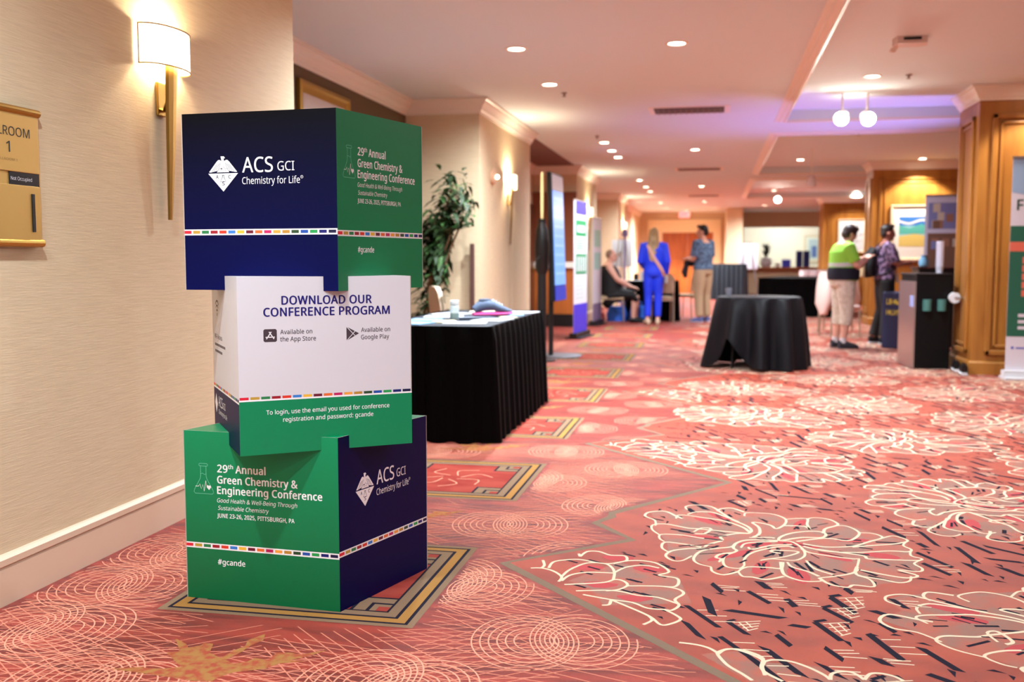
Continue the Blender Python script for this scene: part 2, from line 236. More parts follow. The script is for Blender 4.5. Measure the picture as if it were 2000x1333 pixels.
GLYPHS = """#~905~672,611 629,387 821,387 821,293 611,293 553,0 454,0 511,293 311,293 256,0 158,0 211,293 35,293 35,387 230,387 275,611 87,611 87,703 291,703 347,1000 448,1000 392,703 594,703 650,1000 746,1000 690,703 868,703 868,611/329,387 529,387 573,611 373,611|&~1025~426,1015 496,1009 555,989 603,958 639,916 661,863 668,800 654,718 611,650 547,591 468,538 738,277 771,324 798,377 819,436 836,500 961,500 936,414 905,333 866,261 818,199 1022,0 856,0 734,118 689,81 640,49 587,23 529,3 463,-10 389,-14 299,-6 222,18 159,57 113,111 84,179 74,261 81,327 100,384 132,433 175,476 228,516 290,555 261,589 232,625 207,663 186,704 173,748 168,797 176,861 199,915 237,958 288,989 351,1009/364,478 317,448 278,418 246,386 223,352 208,312 203,265 216,195 255,141 315,107 394,95 477,103 548,125 607,157 655,195/422,915 368,907 326,884 298,847 289,798 295,750 315,705 348,660 392,611 463,657 511,701 537,747 546,800 538,846 513,882 473,907|,~375~269,147 255,96 237,41 216,-17 194,-74 171,-129 148,-181 57,-181 71,-126 85,-67 98,-6 109,54 119,111 127,162 259,162|-~451~56,321 56,430 395,430 395,321|0~801~732,501 730,423 724,351 714,284 691,196 656,123 610,64 553,21 482,-5 399,-14 297,1 214,48 150,123 104,225 85,307 73,399 69,501 72,604 83,697 102,779 144,880 207,954 292,1000 399,1015 502,1000 585,954 650,880 696,779 716,697 728,604/192,501 194,415 201,339 212,273 239,193 278,137 331,102 399,91 467,102 520,136 560,192 587,272 599,339 606,415 608,501 606,588 599,664 587,729 560,808 520,865 467,899 399,910 331,899 278,865 239,808 212,729 201,664 194,588|1~801~497,0 377,0 377,699 377,736 377,768 378,795 380,820 382,871 361,850 342,833 296,794 189,707 125,790 395,1000 497,1000|2~801~728,0 67,0 67,102 329,367 399,438 457,501 502,560 535,617 555,676 562,741 549,814 513,866 456,898 385,909 317,903 257,884 201,854 144,814 78,896 120,928 165,957 214,980 267,999 324,1010 385,1014 472,1006 546,982 606,943 651,890 678,825 688,748 680,672 655,601 617,533 566,466 504,397 431,324 223,118 223,112 728,112|3~801~690,766 684,703 665,650 635,605 593,570 542,544 483,527 483,521 588,495 662,445 707,374 721,284 711,202 681,130 629,69 555,24 493,3 421,-10 338,-14 262,-11 192,-2 126,15 63,41 63,155 129,128 199,107 270,94 339,90 455,103 533,142 578,205 592,287 584,344 560,389 519,422 464,445 394,459 312,464 216,464 216,569 314,569 390,575 452,592 500,621 536,659 557,705 564,758 552,822 515,870 458,900 382,910 332,908 286,900 244,887 205,870 168,850 130,826 69,910 128,950 201,983 286,1006 381,1014 477,1006 554,983 614,944 671,864|5~801~385,613 481,605 563,578 630,536 680,478 711,406 721,319 710,223 676,141 622,75 548,26 456,-4 347,-14 273,-11 202,0 140,17 88,41 88,157 144,129 211,109 281,95 349,91 418,97 478,114 527,144 564,186 588,240 595,307 580,393 535,457 457,497 345,510 303,508 255,503 209,496 174,489 112,528 150,1000 651,1000 651,888 255,888 231,598 259,603 296,608 338,612|6~801~77,427 80,513 89,598 105,680 130,757 165,828 211,890 270,942 342,981 430,1006 535,1014 566,1013 600,1011 633,1007 658,1001 658,896 631,904 602,909 570,912 538,913 449,905 377,881 319,843 275,793 243,732 221,664 208,589 200,508 209,508 232,540 262,569 297,592 340,611 389,622 445,626 527,617 597,590 655,547 699,487 726,412 735,322 725,225 696,143 649,76 586,27 509,-4 417,-14 348,-7 284,13 226,46 176,94 134,156 103,232 84,322/416,90 496,104 559,146 600,219 613,322 601,408 565,473 505,515 420,529 359,523 305,502 262,471 229,433 209,390 202,346 205,300 215,255 232,212 256,172 286,138 323,112 366,95|9~801~728,573 725,488 716,403 700,320 675,243 640,172 594,110 535,58 462,19 374,-6 269,-14 239,-13 204,-11 170,-6 143,0 143,105 170,98 202,92 235,88 266,87 356,95 428,119 485,157 529,207 562,266 584,335 597,411 604,490 595,490 571,459 542,431 506,408 464,389 415,378 357,374 277,383 207,410 149,453 106,513 79,587 70,676 80,774 110,857 158,924 221,973 299,1004 389,1014 458,1007 522,987 580,953 630,905 671,843 702,768 722,678/389,910 310,896 247,853 206,780 192,678 204,592 239,526 298,484 384,471 446,477 500,498 544,529 576,567 597,610 604,654 600,699 590,744 574,788 550,828 520,862 483,888 439,905|:~375~101,76 107,120 126,148 154,164 186,169 220,164 249,148 268,120 275,76 268,32 249,3 220,-14 186,-20 154,-14 126,3 107,32/101,675 107,720 126,749 154,765 186,770 220,765 249,749 268,720 275,675 268,632 249,602 220,585 186,580 154,585 126,602 107,632|A~895~763,0 643,310 246,310 127,0 0,0 391,1004 504,1004 894,0/493,724 487,740 479,765 469,795 460,826 452,853 445,874 431,817 423,790 415,765 402,724 289,422 605,422|B~910~422,1000 536,994 631,975 705,945 758,899 790,835 801,752 796,697 779,648 752,606 715,572 668,547 611,531 611,524 671,510 725,487 770,455 805,412 827,355 835,284 824,200 793,130 742,74 673,33 588,8 487,0 136,0 136,1000/447,574 555,585 623,616 659,667 671,738 656,809 613,856 537,883 427,892 262,892 262,574/262,469 262,106 464,106 576,119 648,158 687,218 700,294 695,344 677,387 646,421 600,447 537,464 454,469|C~885~564,903 488,897 420,876 361,842 311,796 271,738 242,669 224,589 218,500 223,421 236,350 257,286 305,205 372,146 458,109 563,97 627,99 688,108 746,120 803,136 803,27 746,8 687,-4 622,-12 545,-14 449,-7 364,14 290,49 227,97 176,157 137,228 108,310 91,401 85,501 89,575 99,644 117,709 156,796 209,871 277,932 360,977 456,1005 566,1014 641,1010 714,999 782,980 842,955 791,849 742,869 688,887 629,899|D~1022~937,510 930,404 909,310 875,228 827,159 768,102 696,57 613,26 519,6 415,0 136,0 136,1000 444,1000 540,994 628,975 706,944 774,901 831,846 877,779 910,701 930,611/804,506 799,589 784,662 760,724 706,798 631,851 537,882 426,892 262,892 262,108 398,108 522,119 623,152 702,208 759,286 793,385|E~779~695,0 136,0 136,1000 695,1000 695,889 262,889 262,577 669,577 669,468 262,468 262,111 695,111|F~727~262,0 136,0 136,1000 695,1000 695,889 262,889 262,535 668,535 668,424 262,424|G~1020~570,528 916,528 916,38 834,15 752,-1 664,-11 564,-14 466,-7 379,14 303,48 237,96 183,155 141,226 110,308 92,399 85,500 92,600 113,690 147,772 194,843 253,902 324,950 407,986 500,1007 604,1014 685,1010 763,999 835,980 902,955 854,846 798,868 735,887 667,899 597,903 521,898 453,882 392,854 317,795 262,715 237,651 222,579 217,500 221,424 234,353 256,289 305,208 377,146 438,118 510,101 594,95 655,97 706,102 750,110 790,119 790,416 570,416|H~1038~901,0 775,0 775,466 262,466 262,0 136,0 136,1000 262,1000 262,577 775,577 775,1000 901,1000|I~475~417,0 56,0 56,73 174,99 174,899 56,927 56,1000 417,1000 417,927 300,899 300,99 417,73|J~382~-6,-266 -37,-265 -64,-261 -88,-255 -109,-248 -109,-141 -86,-147 -62,-151 -36,-154 -8,-155 26,-152 58,-141 87,-122 109,-92 124,-50 129,6 129,1000 255,1000 255,15 247,-73 223,-144 184,-198 132,-236 68,-259|L~734~136,0 136,1000 262,1000 262,112 699,112 699,0|M~1270~577,0 248,877 242,877 245,845 247,805 249,760 251,711 252,659 252,606 252,0 136,0 136,1000 322,1000 630,181 636,181 950,1000 1134,1000 1134,0 1010,0 1010,615 1010,664 1011,712 1013,759 1015,803 1018,843 1020,875 1014,875 681,0|N~1064~929,0 782,0 246,831 241,831 244,795 246,754 250,660 252,610 252,559 252,0 136,0 136,1000 282,1000 815,172 821,172 817,239 813,338 811,389 811,436 811,1000 929,1000|O~1094~1008,501 1005,426 995,356 979,291 942,203 891,127 826,67 747,22 654,-5 548,-14 438,-5 343,23 264,68 199,128 149,203 113,291 98,357 89,428 85,503 91,601 108,691 136,772 175,843 226,902 289,951 364,987 450,1008 549,1015 644,1008 728,987 801,952 864,903 915,844 956,772 985,691 1003,601/218,501 222,421 234,349 254,284 298,204 362,144 445,107 548,95 651,107 733,144 796,204 840,284 860,349 871,421 875,501 867,618 840,717 797,798 735,857 652,893 549,905 446,893 362,856 298,798 254,718 234,654 222,581|P~847~401,1000 519,991 615,966 686,923 736,865 766,792 776,706 771,645 756,588 729,534 689,486 635,446 566,415 480,396 377,389 262,389 262,0 136,0 136,1000/389,892 262,892 262,497 363,497 450,502 521,518 576,544 615,583 638,634 646,700 630,785 584,845 505,880|R~871~412,1000 525,992 617,968 687,929 737,874 766,803 776,716 769,643 746,583 713,535 672,498 625,470 576,448 850,0 703,0 461,413 262,413 262,0 136,0 136,1000/405,891 262,891 262,520 412,520 517,532 590,568 632,628 646,710 639,769 620,815 587,849 541,873 480,886|S~769~703,268 692,185 660,116 607,60 536,20 448,-6 346,-14 291,-13 239,-8 190,-2 146,8 106,19 71,34 71,154 128,133 197,113 273,100 352,95 420,100 476,115 520,139 552,171 571,210 577,256 572,301 556,339 527,371 484,401 423,431 342,462 281,487 229,513 185,543 148,576 120,613 100,655 88,704 84,759 94,833 125,896 173,946 237,983 315,1006 403,1014 482,1010 555,999 620,981 679,958 640,850 586,871 527,888 465,900 401,903 343,899 296,885 259,863 232,834 217,798 211,758 217,711 232,674 260,642 301,613 357,586 430,556 511,523 579,487 633,446 672,398 695,339|T~779~452,0 326,0 326,889 14,889 14,1000 763,1000 763,889 452,889|U~1024~896,353 886,254 854,166 801,91 726,34 664,7 590,-9 507,-14 393,-3 298,31 223,88 169,162 137,252 126,356 126,1000 252,1000 252,352 268,243 317,162 399,112 514,95 596,103 662,128 711,167 745,219 765,282 772,353 772,1000 896,1000|W~1303~1284,1000 1018,0 891,0 696,655 679,716 671,746 664,775 652,823 648,841 646,853 641,823 636,801 630,775 616,715 607,683 598,651 409,0 282,0 17,1000 148,1000 304,389 312,357 319,326 333,264 338,234 343,206 352,151 361,209 366,239 373,270 380,301 388,333 405,396 581,1000 711,1000 895,392 904,360 913,327 921,295 929,263 935,233 940,204 950,151 954,187 961,225 968,264 978,305 988,348 999,391 1153,1000|X~821~815,0 672,0 408,434 139,0 6,0 338,521 27,1000 167,1000 412,608 658,1000 791,1000 482,524|a~786~403,763 487,757 555,737 606,703 656,625 672,511 672,0 583,0 559,106 553,106 520,69 487,39 450,15 408,-1 359,-11 301,-14 237,-8 180,10 132,40 95,83 72,140 64,209 86,308 153,382 222,416 313,438 424,448 552,452 552,497 542,577 511,627 462,655 396,664 339,659 284,646 233,628 185,606 147,699 201,724 263,744 332,759/440,363 321,349 246,318 205,271 192,207 202,153 230,115 274,93 329,85 416,99 487,138 535,205 550,300 550,367|b~861~242,805 242,759 240,716 238,679 235,651 242,651 280,695 331,731 395,755 475,763 562,752 637,720 700,666 747,590 775,494 784,375 780,294 767,222 746,160 699,84 637,29 562,-3 475,-14 395,-6 331,18 280,54 242,95 232,95 207,0 119,0 119,1064 242,1064/454,661 382,654 328,631 288,593 262,539 247,468 242,380 242,374 247,289 263,218 288,162 353,107 457,88 545,107 607,162 635,219 651,291 657,377 651,463 635,534 607,590 544,643|c~672~420,-14 326,-4 243,27 174,78 121,153 97,215 82,288 77,371 82,458 98,533 123,597 178,672 249,724 333,755 429,765 485,762 539,753 588,740 626,724 588,622 552,634 510,646 466,654 426,657 357,649 301,625 258,585 228,529 210,459 204,373 210,290 228,220 258,165 300,125 353,100 419,92 477,96 527,105 572,119 613,136 613,27 574,9 530,-4 480,-11|d~861~385,-14 298,-3 223,29 161,83 114,159 86,256 77,374 86,492 115,590 162,666 224,721 299,754 387,765 442,761 489,750 529,733 564,710 594,683 619,654 627,654 623,708 620,740 619,765 619,1064 742,1064 742,0 643,0 625,101 619,101 594,70 564,43 529,19 488,1 440,-10/405,88 506,105 572,153 608,235 620,350 620,373 615,459 600,530 574,588 508,644 403,662 316,643 254,583 227,525 210,454 204,371 210,288 227,219 254,162 317,107|e~790~409,765 499,754 575,723 636,672 681,604 709,522 718,426 718,352 204,352 222,239 270,158 344,108 444,91 511,94 571,104 627,121 685,143 685,35 628,13 571,-2 510,-11 438,-14 338,-3 250,29 177,84 123,159 97,221 82,291 77,370 82,448 95,519 118,581 168,659 235,717 316,753/408,664 329,650 268,607 227,539 207,450 590,450 585,510 570,562 545,604 511,637 465,657|f~482~465,655 276,655 276,0 153,0 153,655 21,655 21,713 153,755 153,798 160,886 181,955 217,1007 265,1043 325,1064 396,1071 439,1070 478,1064 513,1055 542,1046 510,950 486,957 458,964 428,969 398,971 344,960 306,929 283,876 276,800 276,751 465,751|g~861~385,765 456,758 519,737 574,701 620,651 627,651 644,751 742,751 742,-13 733,-110 706,-191 660,-254 595,-300 511,-327 406,-336 328,-333 257,-324 193,-309 136,-289 136,-175 194,-200 261,-218 334,-230 413,-234 499,-220 565,-177 607,-110 620,-22 620,7 621,27 622,55 623,82 625,99 619,99 575,49 522,14 459,-7 387,-14 297,-3 221,31 159,88 113,165 86,261 77,374 86,485 113,580 159,659 221,718 296,753/402,661 344,653 295,627 256,586 228,529 210,458 204,373 210,287 227,217 256,160 318,105 405,87 458,91 503,102 540,120 570,148 593,184 609,228 619,282 622,345 622,374 616,466 599,539 569,594 527,632 471,654|h~866~242,752 242,725 240,697 238,671 235,647 244,647 271,683 304,711 342,734 385,750 431,760 478,763 561,756 630,735 683,698 721,646 744,576 752,489 752,0 630,0 630,480 620,560 590,616 537,650 462,661 387,653 331,630 290,591 263,537 247,469 242,388 242,0 119,0 119,1064 242,1064|i~361~242,751 242,0 119,0 119,751/182,1032 209,1027 232,1013 248,989 254,954 248,919 232,895 209,880 182,875 154,880 130,895 114,919 109,954 114,989 130,1013 154,1027|l~361~242,0 119,0 119,1064 242,1064|m~1310~943,765 1054,748 1133,700 1168,647 1189,577 1196,489 1196,0 1074,0 1074,483 1065,561 1037,616 990,650 922,661 828,645 765,598 730,521 718,415 718,0 597,0 597,483 592,537 580,582 559,617 529,641 491,656 443,661 375,653 324,630 286,591 261,538 247,471 242,389 242,0 119,0 119,751 218,751 237,648 244,648 270,684 302,714 338,736 378,752 421,762 465,765 545,757 610,734 660,695 695,639 702,639 746,695 805,734 872,757|n~866~480,765 563,757 630,736 683,700 722,647 744,577 752,489 752,0 630,0 630,480 620,560 590,616 537,650 462,661 357,644 290,591 254,506 242,389 242,0 119,0 119,751 218,751 237,648 244,648 272,684 306,714 345,736 388,752 433,762|o~847~772,377 766,288 747,211 717,144 677,88 627,44 567,12 498,-8 422,-14 350,-8 284,12 225,44 175,88 134,144 103,211 84,288 77,377 82,456 96,526 119,588 170,664 239,719 325,753 426,765 522,753 606,719 675,664 728,588 752,526 767,456/204,377 210,294 228,223 257,166 300,123 355,97 424,88 493,97 549,123 592,166 621,223 638,294 644,377 638,460 620,529 591,585 548,627 493,652 423,661 324,642 256,585 228,529 210,459|p~861~476,765 563,754 637,722 700,668 747,593 775,496 784,377 780,296 767,225 746,162 700,85 638,30 562,-3 475,-14 421,-10 373,1 331,19 296,41 267,67 242,95 234,95 237,68 239,35 242,1 242,-28 242,-336 119,-336 119,751 220,751 237,648 242,648 267,679 296,707 331,731 372,749 420,761/454,661 386,654 332,632 292,596 265,546 249,481 242,401 242,377 247,291 262,220 288,163 328,122 384,97 457,88 519,98 569,126 608,171 635,229 651,299 657,378 651,458 635,527 607,584 544,642|r~578~469,765 491,764 515,763 538,760 557,756 542,643 523,647 502,650 481,652 461,653 418,648 378,634 341,613 308,583 281,547 260,504 247,455 242,401 242,0 119,0 119,751 220,751 234,613 239,613 266,654 297,690 333,721 374,744 419,760|s~671~608,207 599,140 571,85 527,42 468,11 394,-8 308,-14 235,-11 173,-1 120,14 73,34 73,146 122,124 181,104 246,90 311,85 392,93 447,116 478,151 489,196 485,223 473,246 452,269 418,291 370,315 304,342 236,370 179,398 133,429 99,465 78,510 71,566 91,650 149,713 206,742 274,759 353,765 419,761 481,751 539,735 592,714 550,616 502,634 451,650 398,660 345,664 278,658 229,639 199,610 189,573 194,544 207,520 232,499 268,478 318,456 382,430 449,403 504,375 549,344 581,307 601,262|t~506~370,87 398,88 427,92 454,97 475,102 475,8 451,-1 419,-8 383,-12 349,-14 292,-9 240,6 195,34 160,77 137,138 129,218 129,655 22,655 22,714 130,763 179,923 252,923 252,751 469,751 469,655 252,655 252,221 260,162 285,120 323,95|u~866~746,751 746,0 646,0 627,99 622,99 595,64 560,35 521,13 478,-2 432,-11 384,-14 301,-7 233,15 180,51 141,104 118,173 111,259 111,751 235,751 235,268 245,189 276,133 328,99 402,88 477,96 534,120 576,159 603,212 618,280 623,360 623,751|v~711~284,0 0,751 132,751 291,308 303,276 315,239 327,203 338,167 346,136 352,109 357,109 364,136 373,168 384,204 397,241 409,277 420,308 580,751 711,751 426,0|w~1101~604,424 587,482 579,511 572,537 560,585 555,606 552,623 546,623 543,606 539,585 527,536 521,509 513,481 505,452 496,423 361,1 221,1 15,752 143,752 246,352 257,311 268,270 277,229 285,191 291,157 296,127 301,127 306,146 311,169 323,223 329,251 337,279 344,305 352,329 485,752 619,752 748,329 768,261 778,225 787,190 794,157 798,129 804,129 808,156 814,188 823,226 833,267 843,309 854,352 959,752 1085,752 877,1 732,1|y~714~1,751 133,751 296,324 309,286 321,251 333,216 343,183 352,150 359,119 364,119 375,159 391,211 409,268 429,325 581,751 714,751 391,-104 362,-169 328,-226 289,-273 242,-307 185,-329 118,-336 86,-335 59,-333 35,-329 15,-325 15,-227 32,-230 53,-232 75,-235 98,-235 138,-231 173,-219 202,-200 227,-173 248,-140 265,-102 304,-3"""
_GL = {}; _TX = {}
def glyph(ch):
    if not _GL:
        for g in GLYPHS.split('|'):
            c, adv, body = g.split('~', 2); _GL[c] = [int(adv)/1000, [[tuple(int(v)/1000 for v in p.split(',')) for p in q.split()] for q in body.split('/')], None]
    g = _GL[ch]
    if g[2] is None:                                               # fill the outline once
        cu = bpy.data.curves.new('glyph', 'CURVE'); cu.dimensions = '2D'; cu.fill_mode = 'BOTH'
        for q in g[1]:
            sp = cu.splines.new('POLY'); sp.points.add(len(q)-1); sp.use_cyclic_u = True
            for p, xy in zip(sp.points, q): p.co = (xy[0], xy[1], 0, 1)
        o = bpy.data.objects.new('glyph', cu); COL.objects.link(o); bpy.context.view_layer.update()
        me = bpy.data.meshes.new_from_object(o.evaluated_get(bpy.context.evaluated_depsgraph_get()))
        g[2] = ([(v.co.x, v.co.y) for v in me.vertices], [tuple(p.vertices) for p in me.polygons])
        bpy.data.objects.remove(o); bpy.data.curves.remove(cu); bpy.data.meshes.remove(me)
    return g
def text_geo(body, bold=0., shear=0.):
    key = (body, bold, shear)
    if key in _TX: return _TX[key]
    vs = []; fs = []
    for dx, dy in ([(0, 0)] if bold <= 0 else [(-bold, 0), (bold, 0), (0, bold*.6), (0, -bold*.6)]):
        x = 0
        for ch in body:
            if ch == ' ': x += .364+bold; continue
            adv, _, (gv, gf) = glyph(ch); k = len(vs)
            vs += [(x+a+dx+shear*b, b+dy) for a, b in gv]; fs += [tuple(i+k for i in f) for f in gf]; x += adv+bold
    _TX[key] = (vs, fs); return vs, fs
CAPH = 1.0
class Face:
    """a planar face: origin A, unit u, unit v, lifted along n; draws flat print into a mesh builder"""
    def __init__(s, mb, A, u, v, n, lift=.00016): s.mb, s.A, s.u, s.v, s.n, s.l = mb, Vector(A), Vector(u), Vector(v), Vector(n), lift
    def P(s, a, b, k=1): return s.A+s.u*a+s.v*b+s.n*(s.l*k)
    def text(s, body, u0, u1, v0, cap, m, bold=0., shear=0., k=1):
        vs, fs = text_geo(body, bold, shear); nb = len(vs)//4 if bold > 0 else len(vs)
        x0 = min(p[0] for p in vs); x1 = max(p[0] for p in vs); sx = (u1-u0)/(x1-x0); sy = cap/CAPH
        s.mb.add([s.P(u0+(x-x0)*sx, v0+y*sy, k+.12*(i//nb)) for i, (x, y) in enumerate(vs)], fs, m)
    def rect(s, u0, v0, u1, v1, m, k=1): s.mb.quad(s.P(u0, v0, k), s.P(u1, v0, k), s.P(u1, v1, k), s.P(u0, v1, k), m)
    def poly(s, pts, m, k=1): s.mb.poly([s.P(a, b, k) for a, b in pts], m)
    def line(s, pts, w, m, k=1, closed=False):
        t = MB(); t.ribbon(pts, w, 0, 0, closed); s.mb.add([s.P(p[0], p[1], k) for p in t.v], t.f, m)
# ------------------------------------------------------------------ downlights (lamps nearest and behind the camera are unseen, without a fixture)
ROWS = [('left', -1.51, [-2.6, .9, 1.95, 6.08, 7.62, 9.2, 13.85, 14.9, 15.87, 20.5, 22.4, 23.9, 28.7, 31.8], CEIL),  # last one in the left row is added to brighten the far wall
        ('middle', -.3, [-1.5, .4, 7.66, 15.0, 22.5, 28.4], CEIL),
        ('right', 1.43, [.5, 3.2, 6.4, 10.0, 14.0, 18.0, 21.8, 25.8, 30.6], None)]
ORD = ['nearest', 'second', 'third', 'fourth', 'fifth', 'sixth', 'seventh', 'eighth', 'ninth', 'added tenth', 'eleventh', 'twelfth']
def tray_z(y): return TRAY if (y < 12.05 or 13.35 < y < 19.35 or 20.65 < y < 26.65) else CEIL
first_dl = None
trim_mb = MB(); trim_mb.lathe([(.062, -.002), (.066, -.008), (.085, -.006), (.088, 0)], n=24, cap=False)
lens_mb = MB(); lens_mb.lathe([(.001, -.003), (.062, -.003)], n=24, cap=False)
trim_me = trim_mb.mesh('trim_ring', white); lens_me = lens_mb.mesh('lens', lampglow)
for row, x, ys, z in ROWS:
    k = 0
    for y in ys:
        zz = z if z else tray_z(y)
        if y > 7:
            k += 1
            lab = 'round lit recessed downlight, %s from the camera in the %s ceiling row' % (ORD[k-1], row) if k > 1 else 'round lit recessed downlight nearest the camera in the %s ceiling row' % row
        else: lab = None
        pw = (380 if y > 27 else 125 if x < -1 and y > 13 else 195) if y > 6 else (96 if x < -1 else 50)
        if lab:
            t = thing('recessed_downlight', lab, 'ceiling light', (x, y, zz), 0, 'recessed ceiling downlights')
            for nm, me in (('trim_ring', trim_me), ('lens', lens_me)):
                o = bpy.data.objects.new(nm, me); COL.objects.link(o); o.parent = t
        spot('downlight_lamp', (x, y, zz-.03), pw*(1.15 if y < 5 and x > 1 else 1), 166, 1)
# ------------------------------------------------------------------ floor
fl = MB(); G = dict(ground=0, field=1, navy=2, cream=3, line=4, petal=5, grey=6, taupe=7, goldy=8, leaf=9, inner=10, hatch=11, pink=12)
fl.quad((-3.4, -6, 0), (7, -6, 0), (7, 36, 0), (-3.4, 36, 0), 0)
BP = [(.095-.0, 2.70), (-.771, 3.656), (-.315, 4.07), (-.496, 4.305), (-.435, 4.424), (-.442, 4.488), (.111, 5.24)]
BORD = []
for k in range(-2, 10):
    for x, y in BP[:-1] if k < 9 else BP: BORD.append((x, y+2.54*k))
def bx(y):
    for (x0, y0), (x1, y1) in zip(BORD, BORD[1:]):
        if y0 <= y <= y1: return x0+(x1-x0)*(y-y0)/(y1-y0)
    return -.3
for (x0, y0), (x1, y1) in zip(BORD, BORD[1:]): fl.quad((x0, y0, .0005), (7, y0, .0005), (7, y1, .0005), (x1, y1, .0005), 1)
fl.ribbon(BORD, .042, .0009, G['grey'])
rng = random.Random(5)
def pp(s): return [[tuple(float(v)/1000 for v in q.split(',')) for q in st.split()] for st in s.split('|')]
F1 = pp("-384,459 -393,518 -350,558 -276,541 -233,445 -178,313 -125,229 -104,155 -119,101|-247,457 -232,505 -181,530 -125,467|-127,394 -119,453 -61,465 8,450 52,374 39,275 1,202 -17,251 -55,283 -96,288 -72,213 -73,110 -105,42|52,374 144,406 139,309 141,217 125,266 38,262|146,393 180,428 240,412 270,349 262,307 209,244 194,165|262,307 308,303 343,220 326,142 279,72 193,91 72,18|348,208 399,206 429,150 368,78 288,-8 179,-41 95,-12|427,138 478,185 524,122 464,62 372,21 286,-20|524,122 492,45 513,-8 494,-45 422,-48 294,-96 173,-99 92,-48|508,-31 496,-99 530,-134 502,-161 402,-170 325,-176 313,-136 233,-109 144,-82|528,-145 488,-204 506,-261 487,-304 415,-299 472,-355 432,-391 368,-375 275,-327|447,-369 431,-428 388,-454 338,-428 255,-389 269,-289|269,-289 289,-183 271,-187 196,-170 109,-134 83,-83|114,-455 173,-424 241,-373 267,-319|254,-399 293,-437 295,-518 228,-513 202,-545 145,-521 114,-455|114,-455 116,-491 54,-504 1,-459 -12,-405 -10,-285|14,-280 27,-338 81,-386 116,-436|87,-245 108,-342 169,-406|-174,-438 -156,-395 -126,-369 -56,-365 -15,-366 -4,-284|-174,-438 -159,-492 -125,-494 -75,-512 -10,-461|-149,-354 -146,-271 -113,-179 -35,-96 29,-60 53,-78|-149,-354 -168,-397 -214,-387 -228,-329 -219,-243 -174,-169 -186,-127 -172,-55 -119,3 -4,15|-273,-399 -267,-456 -227,-487 -174,-438|-273,-399 -321,-368 -340,-310 -323,-221 -286,-169 -198,-118 -179,-79|-243,-332 -237,-289 -255,-272 -237,-225 -187,-194|-347,-269 -382,-340 -418,-347 -448,-290 -429,-221 -368,-175 -305,-151 -287,-101 -229,-31|-434,-244 -468,-184 -460,-101 -389,-110 -312,-141|-463,-90 -485,-47 -479,16 -393,21 -307,-11 -229,-19 -235,28 -169,91 -116,102|-485,2 -523,83 -524,161 -467,186 -376,139 -329,135 -228,117 -116,102|-513,150 -522,243 -568,304 -555,379 -484,409 -431,332 -401,296|-429,290 -424,348 -382,356 -310,328 -220,291 -140,199 -115,127|-382,371 -347,422 -276,436 -219,375 -158,290|-348,80 -315,151 -275,146 -301,64 -341,56|-87,-280 -38,-249 39,-254 79,-204 91,-137 79,-50 47,13 3,16 13,78 70,152 158,195 201,166 181,100 97,83 9,17|-80,-268 13,-207 67,-131 -25,-128 -38,-152 -3,-167|-118,40 -33,57 -15,48|-155,-120 -140,-60 -95,-27 -5,3|-126,-103 -112,-134 -33,-62 50,-33")
TIP = pp("-659,3611 -620,3619 -572,3594 -530,3533 -532,3475|-631,3718 -615,3656 -620,3619|-593,3625 -589,3698 -555,3733 -496,3755 -432,3730|-496,3793 -506,3830|-496,3793 -477,3865 -432,3874 -382,3835 -326,3837 -313,3782 -340,3749 -381,3722 -432,3730|-530,3533 -511,3624 -458,3716 -392,3720 -361,3681 -344,3614 -341,3538|-523,3485 -502,3556 -444,3602 -349,3613|-507,3447 -447,3468 -368,3500 -336,3539 -304,3529 -285,3484 -311,3432 -354,3408|-360,3726 -309,3774 -250,3786 -193,3760 -146,3671 -181,3621 -117,3600 -107,3545 -119,3502 -154,3495|-344,3622 -308,3692 -246,3731 -185,3707|-284,3477 -214,3491 -154,3495 -103,3474 -86,3431 -113,3366 -97,3311 -119,3258 -142,3260 -199,3262 -255,3308 -330,3322 -428,3354|-457,3387 -359,3414 -299,3411 -242,3384 -172,3376 -102,3325|-330,3322 -277,3275 -190,3189 -149,3119 -118,3132 -88,3177 -103,3213 -142,3260|-190,3189 -178,3152 -203,3108|-352,3260 -329,3271 -327,3315")
NEARF = pp("-86,2980 -34,2973 4,2953 33,2914|33,2893 29,2925 59,2958 92,2954 132,2924 159,2886 153,2844 158,2784|33,2893 57,2834 96,2782 122,2743|31,2915 49,2949 85,2962 124,2946 158,2906 150,2838 165,2798 204,2754|152,2871 183,2900 235,2899 283,2865 321,2819 334,2790|334,2790 343,2834 379,2857 406,2847 426,2809|426,2809 449,2855 482,2862 513,2847 532,2820")
OUT = [(-.55, .38), (-.42, .42), (-.38, .53), (-.30, .54), (-.20, .52), (-.06, .46), (.14, .40), (.23, .41), (.33, .30), (.43, .20), (.52, .12), (.50, .0), (.51, -.12), (.50, -.25), (.46, -.36), (.40, -.44), (.28, -.51), (.15, -.52), (.05, -.50), (-.1, -.50), (-.22, -.48), (-.27, -.40), (-.34, -.32), (-.44, -.28), (-.45, -.12), (-.48, .0), (-.52, .12), (-.52, .25)]
flowers = []
